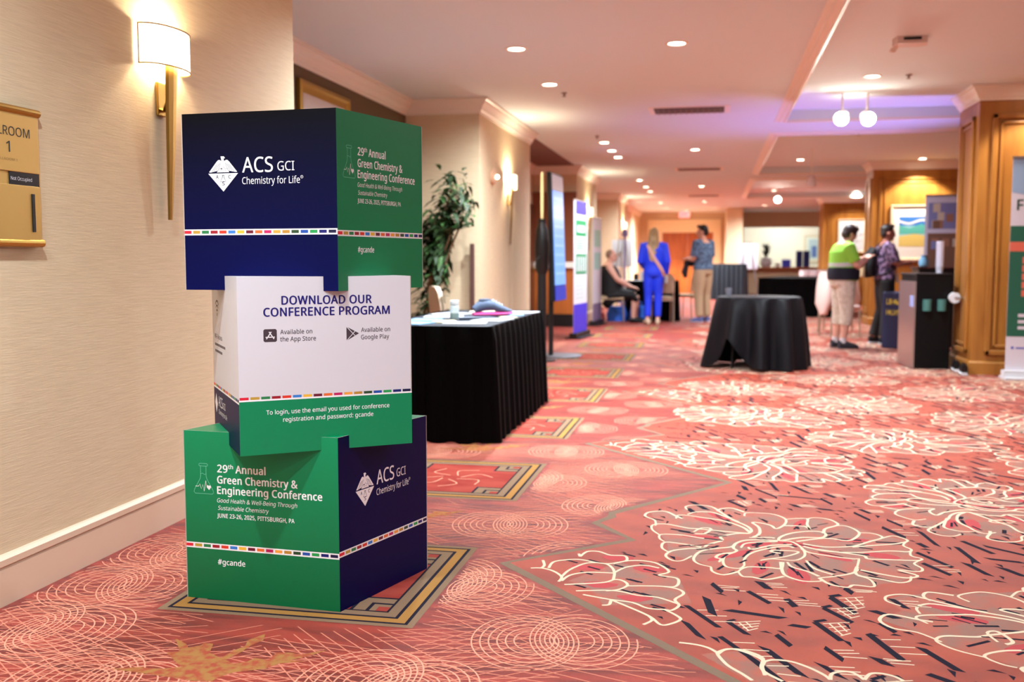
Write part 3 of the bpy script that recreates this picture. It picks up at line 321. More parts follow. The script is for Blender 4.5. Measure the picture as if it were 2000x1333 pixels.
def flower(cx, cy, ang, fx, sc, near):
    ca, sa = math.cos(ang)*sc, math.sin(ang)*sc
    tr = lambda p: (cx+fx*p[0]*ca-p[1]*sa, cy+fx*p[0]*sa+p[1]*ca)
    flowers.append((cx, cy))
    fl.poly([(*tr(p), .0007+len(flowers)*2e-6) for p in OUT], G['petal'])
    k = 4 if near else 2
    for i, st in enumerate(F1):                                    # watercolour patches and dark flecks in the petals
        c = (sum(p[0] for p in st)/len(st), sum(p[1] for p in st)/len(st)); a = math.atan2(c[1], c[0])
        if i % 3 == 0:
            L, w = .07+.04*rng.random(), .02+.02*rng.random()
            q = [(c[0]+L*math.cos(t)*math.cos(a)-w*math.sin(t)*math.sin(a), c[1]+L*math.cos(t)*math.sin(a)+w*math.sin(t)*math.cos(a)) for t in [2*PI*j/9 for j in range(9)]]
            fl.poly([(*tr(p), .0009+i*5e-6) for p in q], G['pink'])
        for _ in range(2):
            c2 = (c[0]*(.7+.4*rng.random())+.03*rng.uniform(-1, 1), c[1]*(.7+.4*rng.random())+.03*rng.uniform(-1, 1)); L = .02+.035*rng.random()
            a2 = a+rng.uniform(-.4, .4); q = [(c2[0]-L*math.cos(a2), c2[1]-L*math.sin(a2)), (c2[0]+L*math.cos(a2), c2[1]+L*math.sin(a2))]
            fl.ribbon([tr(p) for p in q], .006+.012*rng.random(), .0013, G['navy'])
    for st in F1:
        sp = smoothpath(st, k); n = len(sp)
        fl.ribbon([tr(p) for p in sp], [.0085+.008*(1-abs(2*i/(n-1)-1))*.4+.006*(i/(n-1))**3 for i in range(n)], .0016, G['cream'])
for j in range(-1, 11):
    if j >= 0: flower(.28, 4.16+1.68*j, [0, PI*.5, PI*1.1, PI*1.6][j % 4] if j else 0, 1 if j % 2 == 0 else -1, 1, j < 4)
    flower(1.18, 4.98+1.68*(j-1), [.6, 2.2, 3.9, 5.2][j % 4], 1, .95, j < 4)
    flower(2.07, 4.16+1.68*j, [2.8, 1.2, 4.4, .3][j % 4], -1, 1, j < 3)
    flower(2.96, 4.98+1.68*(j-1), [.2, 2.9, 1.9, 5.2][j % 4], 1, .95, False)
for grp, dy in ((TIP, 0), (TIP, 2.54), (TIP, 5.08), (NEARF, 0)):
    fl.ribbon([(-.42, 3.62+dy), (-.26, 3.52+dy), (-.2, 3.3+dy)], [.3, .36, .3], .0007, G['petal']) if grp is TIP else None
    if grp is NEARF: fl.poly([(x, y, .00071) for x, y in ((-.02, 2.9), (.03, 2.93), (.1, 2.95), (.16, 2.88), (.3, 2.88), (.4, 2.85), (.5, 2.85), (.56, 2.78), (.56, 2.45), (.36, 2.45), (.16, 2.68))], G['petal'])
    for st in grp:
        sp = [(x, y+dy) for x, y in smoothpath(st, 4)]
        fl.ribbon(sp, .011, .0016, G['cream'])
    if grp is TIP:
        for cx, cy in ((-.45, 3.66), (-.38, 3.47), (-.22, 3.68), (-.35, 3.8), (-.25, 3.35)):
            fl.poly([(cx+.06*math.cos(t)*(1+.3*math.sin(3*t)), cy+dy+.035*math.sin(t), .0011) for t in [2*PI*i/10 for i in range(10)]], G['pink'])
            for _ in range(4):
                x, y = cx+rng.uniform(-.1, .1), cy+dy+rng.uniform(-.1, .1); fl.ribbon([(x, y), (x+.05, y-.03)], .012, .0013, G['navy'])
flowers += [(-.3, 3.5), (-.42, 3.62)]
# navy dashes between the flowers
pl = []
def free(x, y, pad=0):
    if x < bx(y)+.07 or x < bx(y+.12)+.05 or x < bx(y-.12)+.05: return False
    return not any((x-a)**2+(y-b)**2 < ((.53 if b > 3.8 or a > 0 else .28)+pad)**2 for a, b in flowers)
def bar(x, y, a, L, w, hatch):
    zz = .0012+len(pl) % 40*1e-5; d = (math.cos(a), math.sin(a)); n = (-d[1], d[0]); e = lambda t, s_: (x+d[0]*t+n[0]*s_, y+d[1]*t+n[1]*s_)
    sk = rng.uniform(-.02, .02); pl.append((x, y, L))
    fl.poly([(*e(-L-sk, -w/2), zz), (*e(L*.95-sk, -w/2), zz), (*e(L+sk, w/2), zz), (*e(-L*.95+sk, w/2), zz)], G['navy'])
    if hatch == 1:                                                  # hooked bar with a cream lattice in its angle
        b2 = (x-d[0]*L+.55*L*math.cos(a+1.75), y-d[1]*L+.55*L*math.sin(a+1.75)); fl.ribbon([e(-L*1.02, 0), b2], w*.8, .0012, G['navy'])
        for q in range(4):
            p0 = e(-L*.75+q*L*.42, w*.8); fl.ribbon([p0, (p0[0]+.035+.05*(3-q)/3, p0[1]+.03)], .0055, .0014, G['cream'])
        for q in range(2): p0 = e(-L*.7, w*(1.7+1.3*q)); p1 = e(L*(.5-.3*q), w*(1.2+1.3*q)); fl.ribbon([p0, p1], .0055, .0014, G['cream'])
    elif hatch == 2:
        for q in range(3):
            p0 = e(-L*.5+q*L*.5, w*.7); fl.ribbon([p0, (p0[0]+.05+.03*rng.random(), p0[1]+rng.uniform(-.006, .012))], .006, .0014, G['cream'])
a0 = R(-65); du = (math.cos(a0), math.sin(a0)); dv = (math.sin(a0), -math.cos(a0))
for iu in range(-70, 70):
    for iv in range(-110, 110):
        u = iu*.25+(.125 if iv % 2 else 0)+rng.uniform(-.05, .05); v = iv*.088+rng.uniform(-.02, .02)
        x, y = 1.2+du[0]*u+dv[0]*v, 6+du[1]*u+dv[1]*v
        if not (-.8 < x < 3.1 and 1.8 < y < 15): continue
        L = rng.uniform(.055, .115) if rng.random() < .62 else rng.uniform(.03, .055)
        if not free(x, y, -.03) or not free(x+du[0]*L, y+du[1]*L) or not free(x-du[0]*L, y-du[1]*L): continue
        k = rng.random(); bar(x, y, a0+(rng.uniform(-.12, .12) if k < .75 else rng.choice([.42, -.3, .9])), L, rng.uniform(.018, .028), 1 if k < .24 and L > .055 else (2 if k < .55 else 0))
near = [p for p in pl]
for _ in range(7000):
    x, y = rng.uniform(-.75, 3.1), rng.uniform(1.8, 13)
    if not free(x, y, -.02) or any((x-p[0])**2+(y-p[1])**2 < (.035+p[2]*.45)**2 for p in near if abs(y-p[1]) < .16): continue
    zz = .0012+len(near) % 40*1e-5; a = a0+rng.uniform(-.7, .9); L = rng.uniform(.016, .034); w = rng.uniform(.012, .024)
    d = (math.cos(a), math.sin(a)); n = (-d[1], d[0]); near.append((x, y, L))
    fl.poly([(x-d[0]*L-n[0]*w*.5, y-d[1]*L-n[1]*w*.5, zz), (x+d[0]*L, y+d[1]*L, zz), (x-d[0]*L*.4+n[0]*w*.5, y-d[1]*L*.4+n[1]*w*.5, zz)], G['navy'])
# square medallions along the left side
SQ = [2.95+1.692*k for k in range(-1, 9)]
def sqr(x0, y0, x1, y1, z, m): fl.quad((x0, y0, z), (x1, y0, z), (x1, y1, z), (x0, y1, z), m)
for y0 in SQ:
    X0, X1, Y0, Y1 = -1.80, -.915, y0-.02, y0+.88
    z = .0018
    for ins, m in ((0, 'taupe'), (.024, 'navy'), (.036, 'goldy'), (.07, 'navy'), (.082, 'taupe'), (.118, 'navy'), (.126, 'inner')):
        sqr(X0+ins, Y0+ins, X1-ins, Y1-ins, z, G[m]); z += .0003
    for sx in (0, 1):
        for sy in (0, 1):
            cx = X0+.126 if sx == 0 else X1-.126; cy = Y0+.126 if sy == 0 else Y1-.126
            ax, ay = (1 if sx == 0 else -1), (1 if sy == 0 else -1)
            for a, m, zz in ((.13, 'navy', z), (.118, 'taupe', z+.0003), (.075, 'navy', z+.0006), (.062, 'taupe', z+.0009), (.04, 'inner', z+.0012)):
                p = [cx, cx+ax*a]; q = [cy, cy+ay*a]; sqr(min(p), min(q), max(p), max(q), zz, G[m])
    for q in range(7):
        ang = 2*PI*q/7+y0; st = smoothpath([(-1.357+.05*math.cos(ang), y0+.43+.05*math.sin(ang)), (-1.357+.16*math.cos(ang+.5), y0+.43+.16*math.sin(ang+.5)), (-1.357+.22*math.cos(ang), y0+.43+.22*math.sin(ang))], 4)
        fl.ribbon(st, .008, z+.0015, G['line'])
def left_ok(x, y, pad=.0):
    if x < -2.3 or x > bx(y)-.04-pad: return False
    for y0 in SQ:
        if -1.81-pad < x < -.905+pad and y0-.03-pad < y < y0+.89+pad: return False
    return True
def clipped(pts, w, m, z=.0010):
    run = []
    for p in pts:
        if left_ok(*p): run.append(p)
        else:
            if len(run) > 1: fl.ribbon(run, w, z, G[m])
            run = []
    if len(run) > 1: fl.ribbon(run, w, z, G[m])
FIG = []
for k in range(-1, 14):
    y = 2.92+.846*k
    FIG += [(-.46, y), (-2.07, y-.22), (-.86, y+.44), (-1.62, y+.3) if k % 2 else (-2.05, y+.22)]
    if k % 2: FIG += [(-1.38, y-.42), (-1.0, y-.30)]
for fi, (cx, cy) in enumerate(FIG):
    near = cy < 4.6; sc = (1.0 if near else .9)*(1.12 if cx < -1 else 1)
    tl = .25*math.sin(fi*2.3)
    for lobe in (-1, 1):
        for i in range(6):
            r = (.062+.021*i)*sc; ox = lobe*(.062+.0055*i)*sc
            el = []
            for q in range(41 if near else 25):
                t = 2*PI*q/(40 if near else 24); x, y = ox+r*.98*math.cos(t), r*1.3*math.sin(t)
                el.append((cx+x*math.cos(tl)-y*math.sin(tl), cy+x*math.sin(tl)+y*math.cos(tl)))
            clipped(el, .0045, 'line')
    if cy < 6.2:
        for base, spread, n in ((tl, .10, 12), (tl+.5, .09, 10), (tl-.5, .09, 10)):
            for i in range(n):
                a = base+spread*(i/(n-1)-.5)*2; off = .42*(i/(n-1)-.5)
                c0 = (cx-off*math.sin(base), cy+off*math.cos(base)); Ls = .40+.16*rng.random()
                clipped([(c0[0]+Ls*t*math.cos(a), c0[1]+Ls*t*math.sin(a)) for t in [-1+2*q/16 for q in range(17)]], .0042, 'hatch', .0008)
LEAF = pp("-1661,2462 -1598,2487 -1521,2490 -1473,2513 -1569,2599 -1539,2619 -1602,2707 -1547,2674 -1527,2649 -1498,2670 -1498,2691 -1467,2690 -1444,2625 -1394,2594 -1383,2651 -1365,2696 -1379,2737 -1348,2795 -1331,2747 -1349,2700 -1356,2642 -1372,2585 -1339,2566 -1305,2586 -1296,2614 -1249,2610 -1252,2664 -1210,2672 -1174,2666 -1109,2713 -1148,2657 -1188,2622 -1142,2619 -1208,2592 -1232,2549 -1276,2527 -1310,2508 -1328,2480 -1340,2441 -1401,2435 -1495,2446 -1577,2454")[0]
for k in range(-1, 7):
    fl.poly([(x, y+1.692*k, .0015) for x, y in LEAF], G['leaf'])
pile = ((900, 900, 900), .5)
cm = [mat('carpet_ground', (168, 58, 44), .62, spec=.22, sheen=.5, bump=pile, mix=((118, 38, 30), (2.6, 16, 1), .38, .62)),
      mat('carpet_field', (176, 68, 42), .62, spec=.22, sheen=.5, bump=pile, mix=((152, 54, 34), (4, 7, 1), .4, .65)),
      mat('carpet_navy', (34, 30, 44), .95, spec=.1, bump=pile), mat('carpet_cream', (230, 208, 178), .95, spec=.1, bump=pile),
      mat('carpet_line', (222, 154, 128), .95, spec=.1), mat('carpet_petal', (178, 86, 64), .62, spec=.22, sheen=.5, bump=pile, mix=((150, 98, 82), (8, 8, 1), .42, .58)),
      mat('carpet_grey', (132, 110, 92), .95, spec=.1, bump=pile), mat('carpet_taupe', (140, 112, 88), .95, spec=.1, bump=pile),
      mat('carpet_gold', (172, 124, 66), .95, spec=.1, bump=pile), mat('carpet_leaf', (172, 122, 72), .95, spec=.1, bump=pile, mix=((172, 82, 62), (34, 34, 1), .42, .62)),
      mat('carpet_inner', (166, 70, 58), .95, spec=.1, bump=pile, mix=((150, 54, 46), (5, 9, 1), .4, .65)), mat('carpet_hatch', (208, 128, 106), .95, spec=.1),
      mat('carpet_pink', (188, 80, 82), .95, spec=.1, bump=pile)]
fl.v = [(x, y, z*.3) for x, y, z in fl.v]
struct(fl.build('floor', cm, recalc=False))
# ------------------------------------------------------------------ left wall, ceiling, mouldings
PLAN = [(-2.33, -6), (-2.33, 5.33), (-3.1, 5.33), (-3.1, 9.86), (-2.33, 9.86), (-2.33, 12.66), (-3.1, 12.66), (-3.1, 17.14), (-2.33, 17.14), (-2.33, 20.0), (-3.1, 20.0), (-3.1, 24.5), (-2.33, 24.5), (-2.33, 27.3), (-2.55, 27.3), (-2.55, 35)]
wl = MB()
for i, (a, b) in enumerate(zip(PLAN, PLAN[1:])):
    m = 1 if i == 2 else (2 if i in (6, 7, 10, 14) else 0)
    wl.quad((*a, 0), (*b, 0), (*b, CEIL), (*a, CEIL), m)
struct(wl.build('wall_left', [wallp, olive, tanpaint], recalc=False))
crown_prof = [(0, CEIL-.15), (.012, CEIL-.15), (.012, CEIL-.13), (.028, CEIL-.118), (.04, CEIL-.085), (.07, CEIL-.05), (.078, CEIL-.03), (.1, CEIL-.022), (.1, CEIL-.001)]
cr = MB(); cr.sweep([(x, y) for x, y in PLAN], crown_prof); struct(cr.build('trim_1', white, recalc=False))
base_p = mat('baseboard_cream', (224, 196, 170), .5); bb = MB(); prof = [(0, 0), (.016, 0), (.016, .125), (.010, .13), (.020, .137), (.020, .158), (.008, .168), (0, .172)]
bb.sweep(PLAN[:6], [(o, z*1.0+.0) for o, z in prof]); bb.sweep(PLAN[8:10], prof); bb.sweep(PLAN[12:15], prof)
struct(bb.build('baseboard_left', base_p, recalc=False))
ce = MB()
XT = .79
def cq(x0, y0, x1, y1, z): ce.quad((x0, y0, z), (x0, y1, z), (x1, y1, z), (x1, y0, z), 0)
cq(-3.4, -6, XT, 36, CEIL)
TR = [(-6, 12.05), (13.35, 19.35), (20.65, 26.65)]
cq(XT, 12.05, 7, 13.35, CEIL); cq(XT, 19.35, 7, 20.65, CEIL); cq(XT, 26.65, 7, 36, CEIL)
for y0, y1 in TR:
    cq(XT, y0, 7, y1, TRAY)
    ce.quad((XT, y0, CEIL), (XT, y1, CEIL), (XT, y1, TRAY), (XT, y0, TRAY)); ce.quad((XT, y1, CEIL), (7, y1, CEIL), (7, y1, TRAY), (XT, y1, TRAY)); ce.quad((XT, y0, CEIL), (7, y0, CEIL), (7, y0, TRAY), (XT, y0, TRAY))
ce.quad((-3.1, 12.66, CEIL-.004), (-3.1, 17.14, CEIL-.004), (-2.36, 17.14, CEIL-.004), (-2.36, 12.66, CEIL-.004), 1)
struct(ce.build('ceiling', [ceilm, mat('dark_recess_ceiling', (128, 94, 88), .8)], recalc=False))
tm = MB()
for y0, y1 in TR:
    tm.sweep([(XT, y0), (XT, y1), (7, y1)] if y0 < 0 else [(7, y0), (XT, y0), (XT, y1), (7, y1)], [(-.002, CEIL+.001), (-.002, CEIL-.03), (-.025, CEIL-.035), (-.03, CEIL-.022), (-.075, CEIL-.018), (-.085, CEIL-.008), (-.125, CEIL-.006), (-.13, CEIL+.001)])
struct(tm.build('trim_2', white, recalc=False))
# far wall with service hatch and casing, right boundary
bw = MB()
Yb = 35
def bq(x0, z0, x1, z1): bw.quad((x0, Yb, z0), (x1, Yb, z0), (x1, Yb, z1), (x0, Yb, z1), 0)
bq(-3.4, 0, -1.78, CEIL+.2); bq(-1.78, 2.1, -.05, CEIL+.2); bq(-.05, 0, .97, CEIL+.2); bq(.97, 2.25, 4.2, CEIL+.2); bq(.97, 0, 4.2, .86); bq(4.2, 0, 7, CEIL+.2)
struct(bw.build('wall_back', tanpaint, recalc=False))
b2 = MB(); b2.box((.6, 33.4, 1.39), (.5, 3.2, 2.78)); struct(b2.build('pillar', tanpaint))
hr = MB()
hr.quad((.97, 35.0, .86), (4.2, 35.0, .86), (4.2, 37.6, .86), (.97, 37.6, .86)); hr.quad((.97, 37.6, .86), (4.2, 37.6, .86), (4.2, 37.6, 2.6), (.97, 37.6, 2.6)); hr.quad((.97, 35.01, .86), (.97, 37.6, .86), (.97, 37.6, 2.6), (.97, 35.01, 2.6))
hr.quad((4.2, 35.01, .86), (4.2, 37.6, .86), (4.2, 37.6, 2.6), (4.2, 35.01, 2.6)); hr.quad((.97, 35.01, 2.6), (4.2, 35.01, 2.6), (4.2, 37.6, 2.6), (.97, 37.6, 2.6))
struct(hr.build('wall_hatch', mat('hatch_room_paint', (240, 236, 222), .8), recalc=False))
point('hatch_room_lamp', (2.4, 36.2, 2.45), 30, .1, (.95, .97, 1))
cs = MB()
cs.box((-2.03, 34.97, 1.27), (.5, .06, 2.54), 0); cs.box((.08, 34.97, 1.27), (.26, .06, 2.54), 0); cs.box((-.915, 34.97, 2.32), (1.74, .06, .44), 0); cs.box((-.915, 34.95, 2.115), (1.74, .05, .05), 0)
struct(cs.build('trim_3', mat('door_casing_paint', (250, 234, 196), .6)))
d = MB(); dh = MB()
dr = thing('door_1', 'double wooden door in the cream casing on the far wall', 'door', (-.915, 35.02, 0)); dr['kind'] = 'structure'
for s_ in (-1, 1):
    d = MB(); d.box((s_*.432, 0, 1.05), (.858, .05, 2.1)); 
    for z0, h in ((.55, .75), (1.5, .95)):
        for dx, w, dz, hh in ((-.3, .03, 0, h), (.3, .03, 0, h), (0, .6, h/2, .03), (0, .6, -h/2, .03)): d.box((s_*.432+dx, -.03, z0+dz), (w, .02, hh))
    leafo = d.build('door_leaf', wood_o, dr)
    h_ = MB(); h_.tube([(s_*.06, -.07, .98), (s_*.06, -.07, 1.16)], .012); h_.build('handle', gold, leafo)
sh = MB(); sh.box((2.6, 34.86, .88), (3.3, .36, .05)); struct(sh.build('trim_4', wood_o))
wr = MB(); wr.quad((6.5, 3, 0), (6.5, 35, 0), (6.5, 35, 3), (6.5, 3, 3)); struct(wr.build('wall_right', tanpaint, recalc=False))
# wood-clad end of the second recess
we = MB(); we.box((-2.73, 17.10, 1.72), (.80, .06, 1.2), 0); we.box((-2.73, 17.09, .62), (.80, .06, .8), 1); we.box((-2.73, 17.07, 1.07), (.82, .12, .1), 2); we.box((-2.73, 17.07, .11), (.82, .1, .22), 3)
struct(we.build('trim_5', [mat('red_wood', (128, 66, 36), .45), wood_o, white, black]))
dd = thing('door_2', 'dark wooden door in the recess beside the display screen', 'door', (-3.08, 15.9, 0)); dd['kind'] = 'structure'
d = MB(); d.box((0, 0, 1.05), (.06, 2.2, 2.1)); lf = d.build('door_leaf', wood_d, dd)
d = MB(); d.tube([(.07, .95, 1.0), (.07, .8, 1.0)], .012); d.box((.04, .95, 1.0), (.02, .05, .1)); d.build('handle', gold, lf)
# ------------------------------------------------------------------ wooden piers on the right
def pier(x0, y0, x1, y1, ztop):
    t = thing('pillar', 'wood', 'pillar'); del t['category']; del t['label']; t['kind'] = 'structure'
    m = MB(); m.box(((x0+x1)/2, (y0+y1)/2, ztop/2), (x1-x0, y1-y0, ztop)); o = struct(m.build('pillar_core', wood, t))
    def frame(P, u, w, z0, z1):
        f = MB(); P = Vector(P); u = Vector(u); n = Vector((u.y, -u.x, 0))
        for ins, wd, dp in ((0, .05, .03), (.075, .03, .018)):
            for a0, a1, b0, b1 in ((ins, w-ins, z0+ins, z0+ins+wd), (ins, w-ins, z1-ins-wd, z1-ins), (ins, ins+wd, z0+ins, z1-ins), (w-ins-wd, w-ins, z0+ins, z1-ins)):
                c = P+u*((a0+a1)/2)+n*(dp/2); c.z = (b0+b1)/2
                L = abs(a1-a0); f.box(c, (L if abs(u.x) > .5 else dp, dp if abs(u.x) > .5 else L, b1-b0), bev=.008)
        return f
    frame((x0+.12, y0, 0), (1, 0, 0), x1-x0-.24, .2, ztop-.28).build('panel_moulding', wood, t)
    frame((x0, y1-.14, 0), (0, -1, 0), y1-y0-.28, .2, ztop-.28).build('panel_moulding', wood, t)
    b = MB(); b.sweep([(x0, y1), (x0, y0), (x1, y0)], [(0, 0), (.025, 0), (.025, .12), (.012, .135), (0, .14)]); b.build('baseboard', wood, t, recalc=True)
    c = MB(); c.sweep([(x0, y1), (x0, y0), (x1, y0)], [(o, z+ztop-CEIL) for o, z in crown_prof]); c.build('crown', white, t)
    return t
pier(2.56, 10.75, 5.4, 11.58, TRAY); pier(2.71, 18.55, 5.4, 19.34, TRAY); pier(2.74, 27.0, 5.4, 27.85, CEIL)
for x, y, p in ((-.9, 32.9, 420), (3.45, 18.2, 120), (3.5, 26.6, 120), (3.1, 10.35, 55)):
    zz = tray_z(y)
    t = thing('recessed_downlight', {32.9: 'lit recessed downlight over the wooden double doors', 18.2: 'lit recessed downlight washing the wooden pillar behind the man with a backpack', 26.6: 'lit recessed downlight washing the farthest wooden pillar', 10.35: 'lit recessed downlight washing the nearest wooden pillar at right'}[y], 'ceiling light', (x, y, zz))
    for nm, me in (('trim_ring', trim_me), ('lens', lens_me)):
        o = bpy.data.objects.new(nm, me); COL.objects.link(o); o.parent = t
    spot('pillar_wash_lamp', (x, y, zz-.03), p, 110, .35, (1, .93, .8))
# ------------------------------------------------------------------ the three printed boxes
SDG = [(229, 36, 59), (196, 158, 60), (40, 130, 74), (160, 25, 45), (225, 58, 40), (58, 130, 214), (244, 190, 60), (110, 18, 44), (236, 112, 52), (200, 32, 98), (246, 166, 66), (190, 140, 56), (44, 76, 46), (30, 80, 170), (36, 160, 80), (20, 30, 110), (20, 20, 66)]
BM = [mat('card_green', (0, 138, 88), .3, spec=.45), mat('card_navy', (3, 7, 68), .42, spec=.1), mat('card_white', (220, 218, 224), .45), mat('print_white', (250, 248, 250), .45),
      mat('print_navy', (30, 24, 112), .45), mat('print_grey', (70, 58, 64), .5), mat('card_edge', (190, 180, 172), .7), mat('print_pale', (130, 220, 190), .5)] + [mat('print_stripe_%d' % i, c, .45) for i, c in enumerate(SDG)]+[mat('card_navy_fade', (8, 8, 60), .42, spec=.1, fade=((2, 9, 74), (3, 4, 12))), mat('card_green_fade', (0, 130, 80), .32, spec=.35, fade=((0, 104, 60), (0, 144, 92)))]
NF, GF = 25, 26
PW, PN, PG, PE, PP, ST = 3, 4, 5, 6, 7, 8
def stripe(f, w, v0=.177, v1=.1965, white_band=True):
    if white_band: f.rect(0, v0, w, v1, PW)
    n = 17; p = w/n
    for i in range(n): f.rect(p*i+(0 if i == 0 else p*.06), v0+(v1-v0)*.26, p*(i+1)-p*.14, v1-(v1-v0)*.22, ST+i, 2)
def circ(cx, cy, r, n=20, ry=None): return [(cx+r*math.cos(2*PI*i/n), cy+(ry or r)*math.sin(2*PI*i/n)) for i in range(n)]
def conf_print(f, w):
    k = w/.573
    def T(b, u0, u1, v, cap, bold=0, sh=0): f.text(b, u0*k, u1*k, v, cap, PW, bold, sh)
    T('29', .1275, .1675, .444, .0255, .048); T('th', .169, .188, .4575, .0139, .035); T('Annual', .1966, .3096, .444, .0255, .048)
    T('Green Chemistry &', .1264, .4266, .406, .0255, .048); T('Engineering Conference', .1255, .515, .370, .0252, .048)
    T('Good Health & Well-Being Through', .1247, .4235, .3405, .0142, -.002, .2); T('Sustainable Chemistry', .1272, .3192, .3147, .0142, -.002, .2)
    T('JUNE 23-26, 2025, PITTSBURGH, PA', .1235, .4126, .288, .0142, .03); T('#gcande', .122, .2263, .1252, .0185, .035)
    X = lambda a: (.0371+a*.0749)*k; Y = lambda b: .367+b*.1035
    fl_ = [(.36, .93), (.36, .60), (.33, .50), (.02, .12), (.0, .05), (.06, .0), (.94, .0), (1.0, .05), (.98, .12), (.67, .50), (.64, .60), (.64, .93)]
    f.line([(X(a), Y(b)) for a, b in fl_], .0012, PP)
    f.line([(X(a), Y(b)) for a, b in smoothpath([(.30, .93), (.28, .97), (.34, 1.0), (.66, 1.0), (.72, .97), (.68, .92), (.34, .92)], 3, True)], .0012, PP, closed=True)
    f.line([(X(a), Y(b)) for a, b in ((.37, .66), (.46, .68), (.55, .64), (.63, .66))], .001, PP)
    f.line([(X(a), Y(b)) for a, b in ((.08, .24), (.24, .24), (.30, .32), (.38, .16), (.45, .30), (.52, .08), (.62, .44), (.68, .2), (.72, .26))], .0019, PW)
    hx, hy = .77, .22; f.poly([(X(hx+.11*math.sin(t)**3), Y(hy+.0058*(13*math.cos(t)-5*math.cos(2*t)-2*math.cos(3*t)-math.cos(4*t)))) for t in [2*PI*i/24 for i in range(24)]], PW)
    stripe(f, w)
def acs_print(f, w, base, k=None):
    k = k or w/.56
    def T(b, u0, u1, v, cap, bold=0, sh=0): f.text(b, u0*k, u1*k, v, cap, PW, bold, sh)
    T('ACS', .2231, .3348, .386, .0485, .012); T('GCI', .351, .4115, .389, .0298, -.012); T('Chemistry for Life', .2222, .4304, .348, .0222, 0)
    c = (.4375*k, .3675); f.line(circ(c[0], c[1], .0046), .0009, PW, closed=True); f.text('R', c[0]-.0017, c[0]+.0019, c[1]-.0021, .0044, PW)
    cx, y0 = .1524*k, .3845; hw = .0553*k
    f.poly([(cx-hw, y0), (cx, .3251), (cx+hw, y0)], PW)                                  # lower half of the diamond
    for body, ux, vy, cap in (('A', -.0265, .3675, .0115), ('C', .0195, .3675, .0115), ('S', -.004, .3455, .0115)): f.text(body, cx+ux*k, cx+(ux+.0095)*k, vy, cap, base, .03, 0, 2)
    f.line([(cx-.0045*k, .378), (cx+.0045*k, .378)], .0017, base, 2); f.line([(cx-.0025*k, .377), (cx-.0025*k, .3725), (cx-.0105*k, .3575), (cx+.0105*k, .3575), (cx+.0025*k, .3725), (cx+.0025*k, .377)], .0019, base, 2)
    y1 = .388
    for s_ in (-1, 1):                                                                    # spread wings with feather slits
        f.poly([(cx+s_*k*a, y1+b) for a, b in ((.0035, .036), (.012, .0405), (.0175, .040), (.024, .034), (.052, .001), (.046, .0), (.016, .006), (.004, .016))], PW)
        for j in range(4): f.line([(cx+s_*k*(.041-.008*j), y1+.002+.0025*j), (cx+s_*k*(.024-.005*j), y1+.025+.002*j)], .0011, base, 2)
    f.poly([(cx+k*a, y1+b) for a, b in ((-.0045, .012), (-.005, .036), (-.008, .052), (.004, .052), (.0085, .046), (.003, .045), (.0045, .036), (.004, .012))], PW)   # neck and head
    f.poly([(cx+k*a, y1+b) for a, b in ((-.024, .0), (-.012, .012), (-.004, .009), (.002, .017), (.01, .010), (.016, .012), (.024, .0))], PW, 2)      # hill under the bird
    f.line([(cx+k*a, y1+b) for a, b in ((-.024, .0), (-.012, .0125), (-.004, .0095), (.002, .0175), (.01, .0105), (.016, .0125), (.024, .0))], .0011, base, 3)
    f.line([(cx+k*a, y1+b) for a, b in ((-.01, .003), (-.006, .007), (-.001, .003), (.003, .009), (.008, .004), (.012, .006))], .0009, base, 3)
    stripe(f, w, .182, .2015)
def prog_print(f, w):
    def T(b, u0, u1, v, cap, m, bold=0, sh=0): f.text(b, u0, u1, v, cap, m, bold, sh, 2)
    f.rect(0, 0, w, .1735, 0); f.rect(0, .1725, w, .178, PW, 1.5)
    for i in range(17):
        p = w/17; f.rect(p*i+p*.05, .178, p*(i+1)-p*.12, .1865, ST+i, 2)
    T('DOWNLOAD OUR', .1379, .4347, .4785, .0268, PN, .048); T('CONFERENCE PROGRAM', .0805, .4959, .4416, .0267, PN, .048)
    b = [(.0797+.004, .3602), (.1219-.004, .3602), (.1219, .3642), (.1219, .3972), (.1179, .4012), (.0837, .4012), (.0797, .3972), (.0797, .3642)]; f.poly(b, PG)
    cx, cy = .1008, .380
    f.line([(cx-.012, cy-.0105), (cx+.0035, cy+.0125)], .003, PW, 2); f.line([(cx+.012, cy-.0105), (cx-.0035, cy+.0125)], .003, PW, 2); f.line([(cx-.0145, cy-.0045), (cx+.0145, cy-.0045)], .003, PW, 2)
    T('Available on', .1325, .2353, .384, .0142, PG, .014); T('the App Store', .132, .2468, .361, .0142, PG, .014)
    x0, y0 = .3479, .3561; f.poly([(x0, y0), (x0, y0+.0465), (x0+.0422, y0+.0233)], PG)
    f.line([(x0, y0+.0465), (x0+.029, y0+.0155)], .0022, 2, 2); f.line([(x0, y0), (x0+.029, y0+.031)], .0022, 2, 2)
    T('Available on', .3969, .4963, .3834, .0143, PG, .014); T('Google Play', .3965, .4925, .3594, .0143, PG, .014)
    T('To login, use the email you used for conference', .0838, .4911, .1277, .0141, PW, .014); T('registration and password: gcande', .1365, .4352, .1019, .0141, PW, .014)
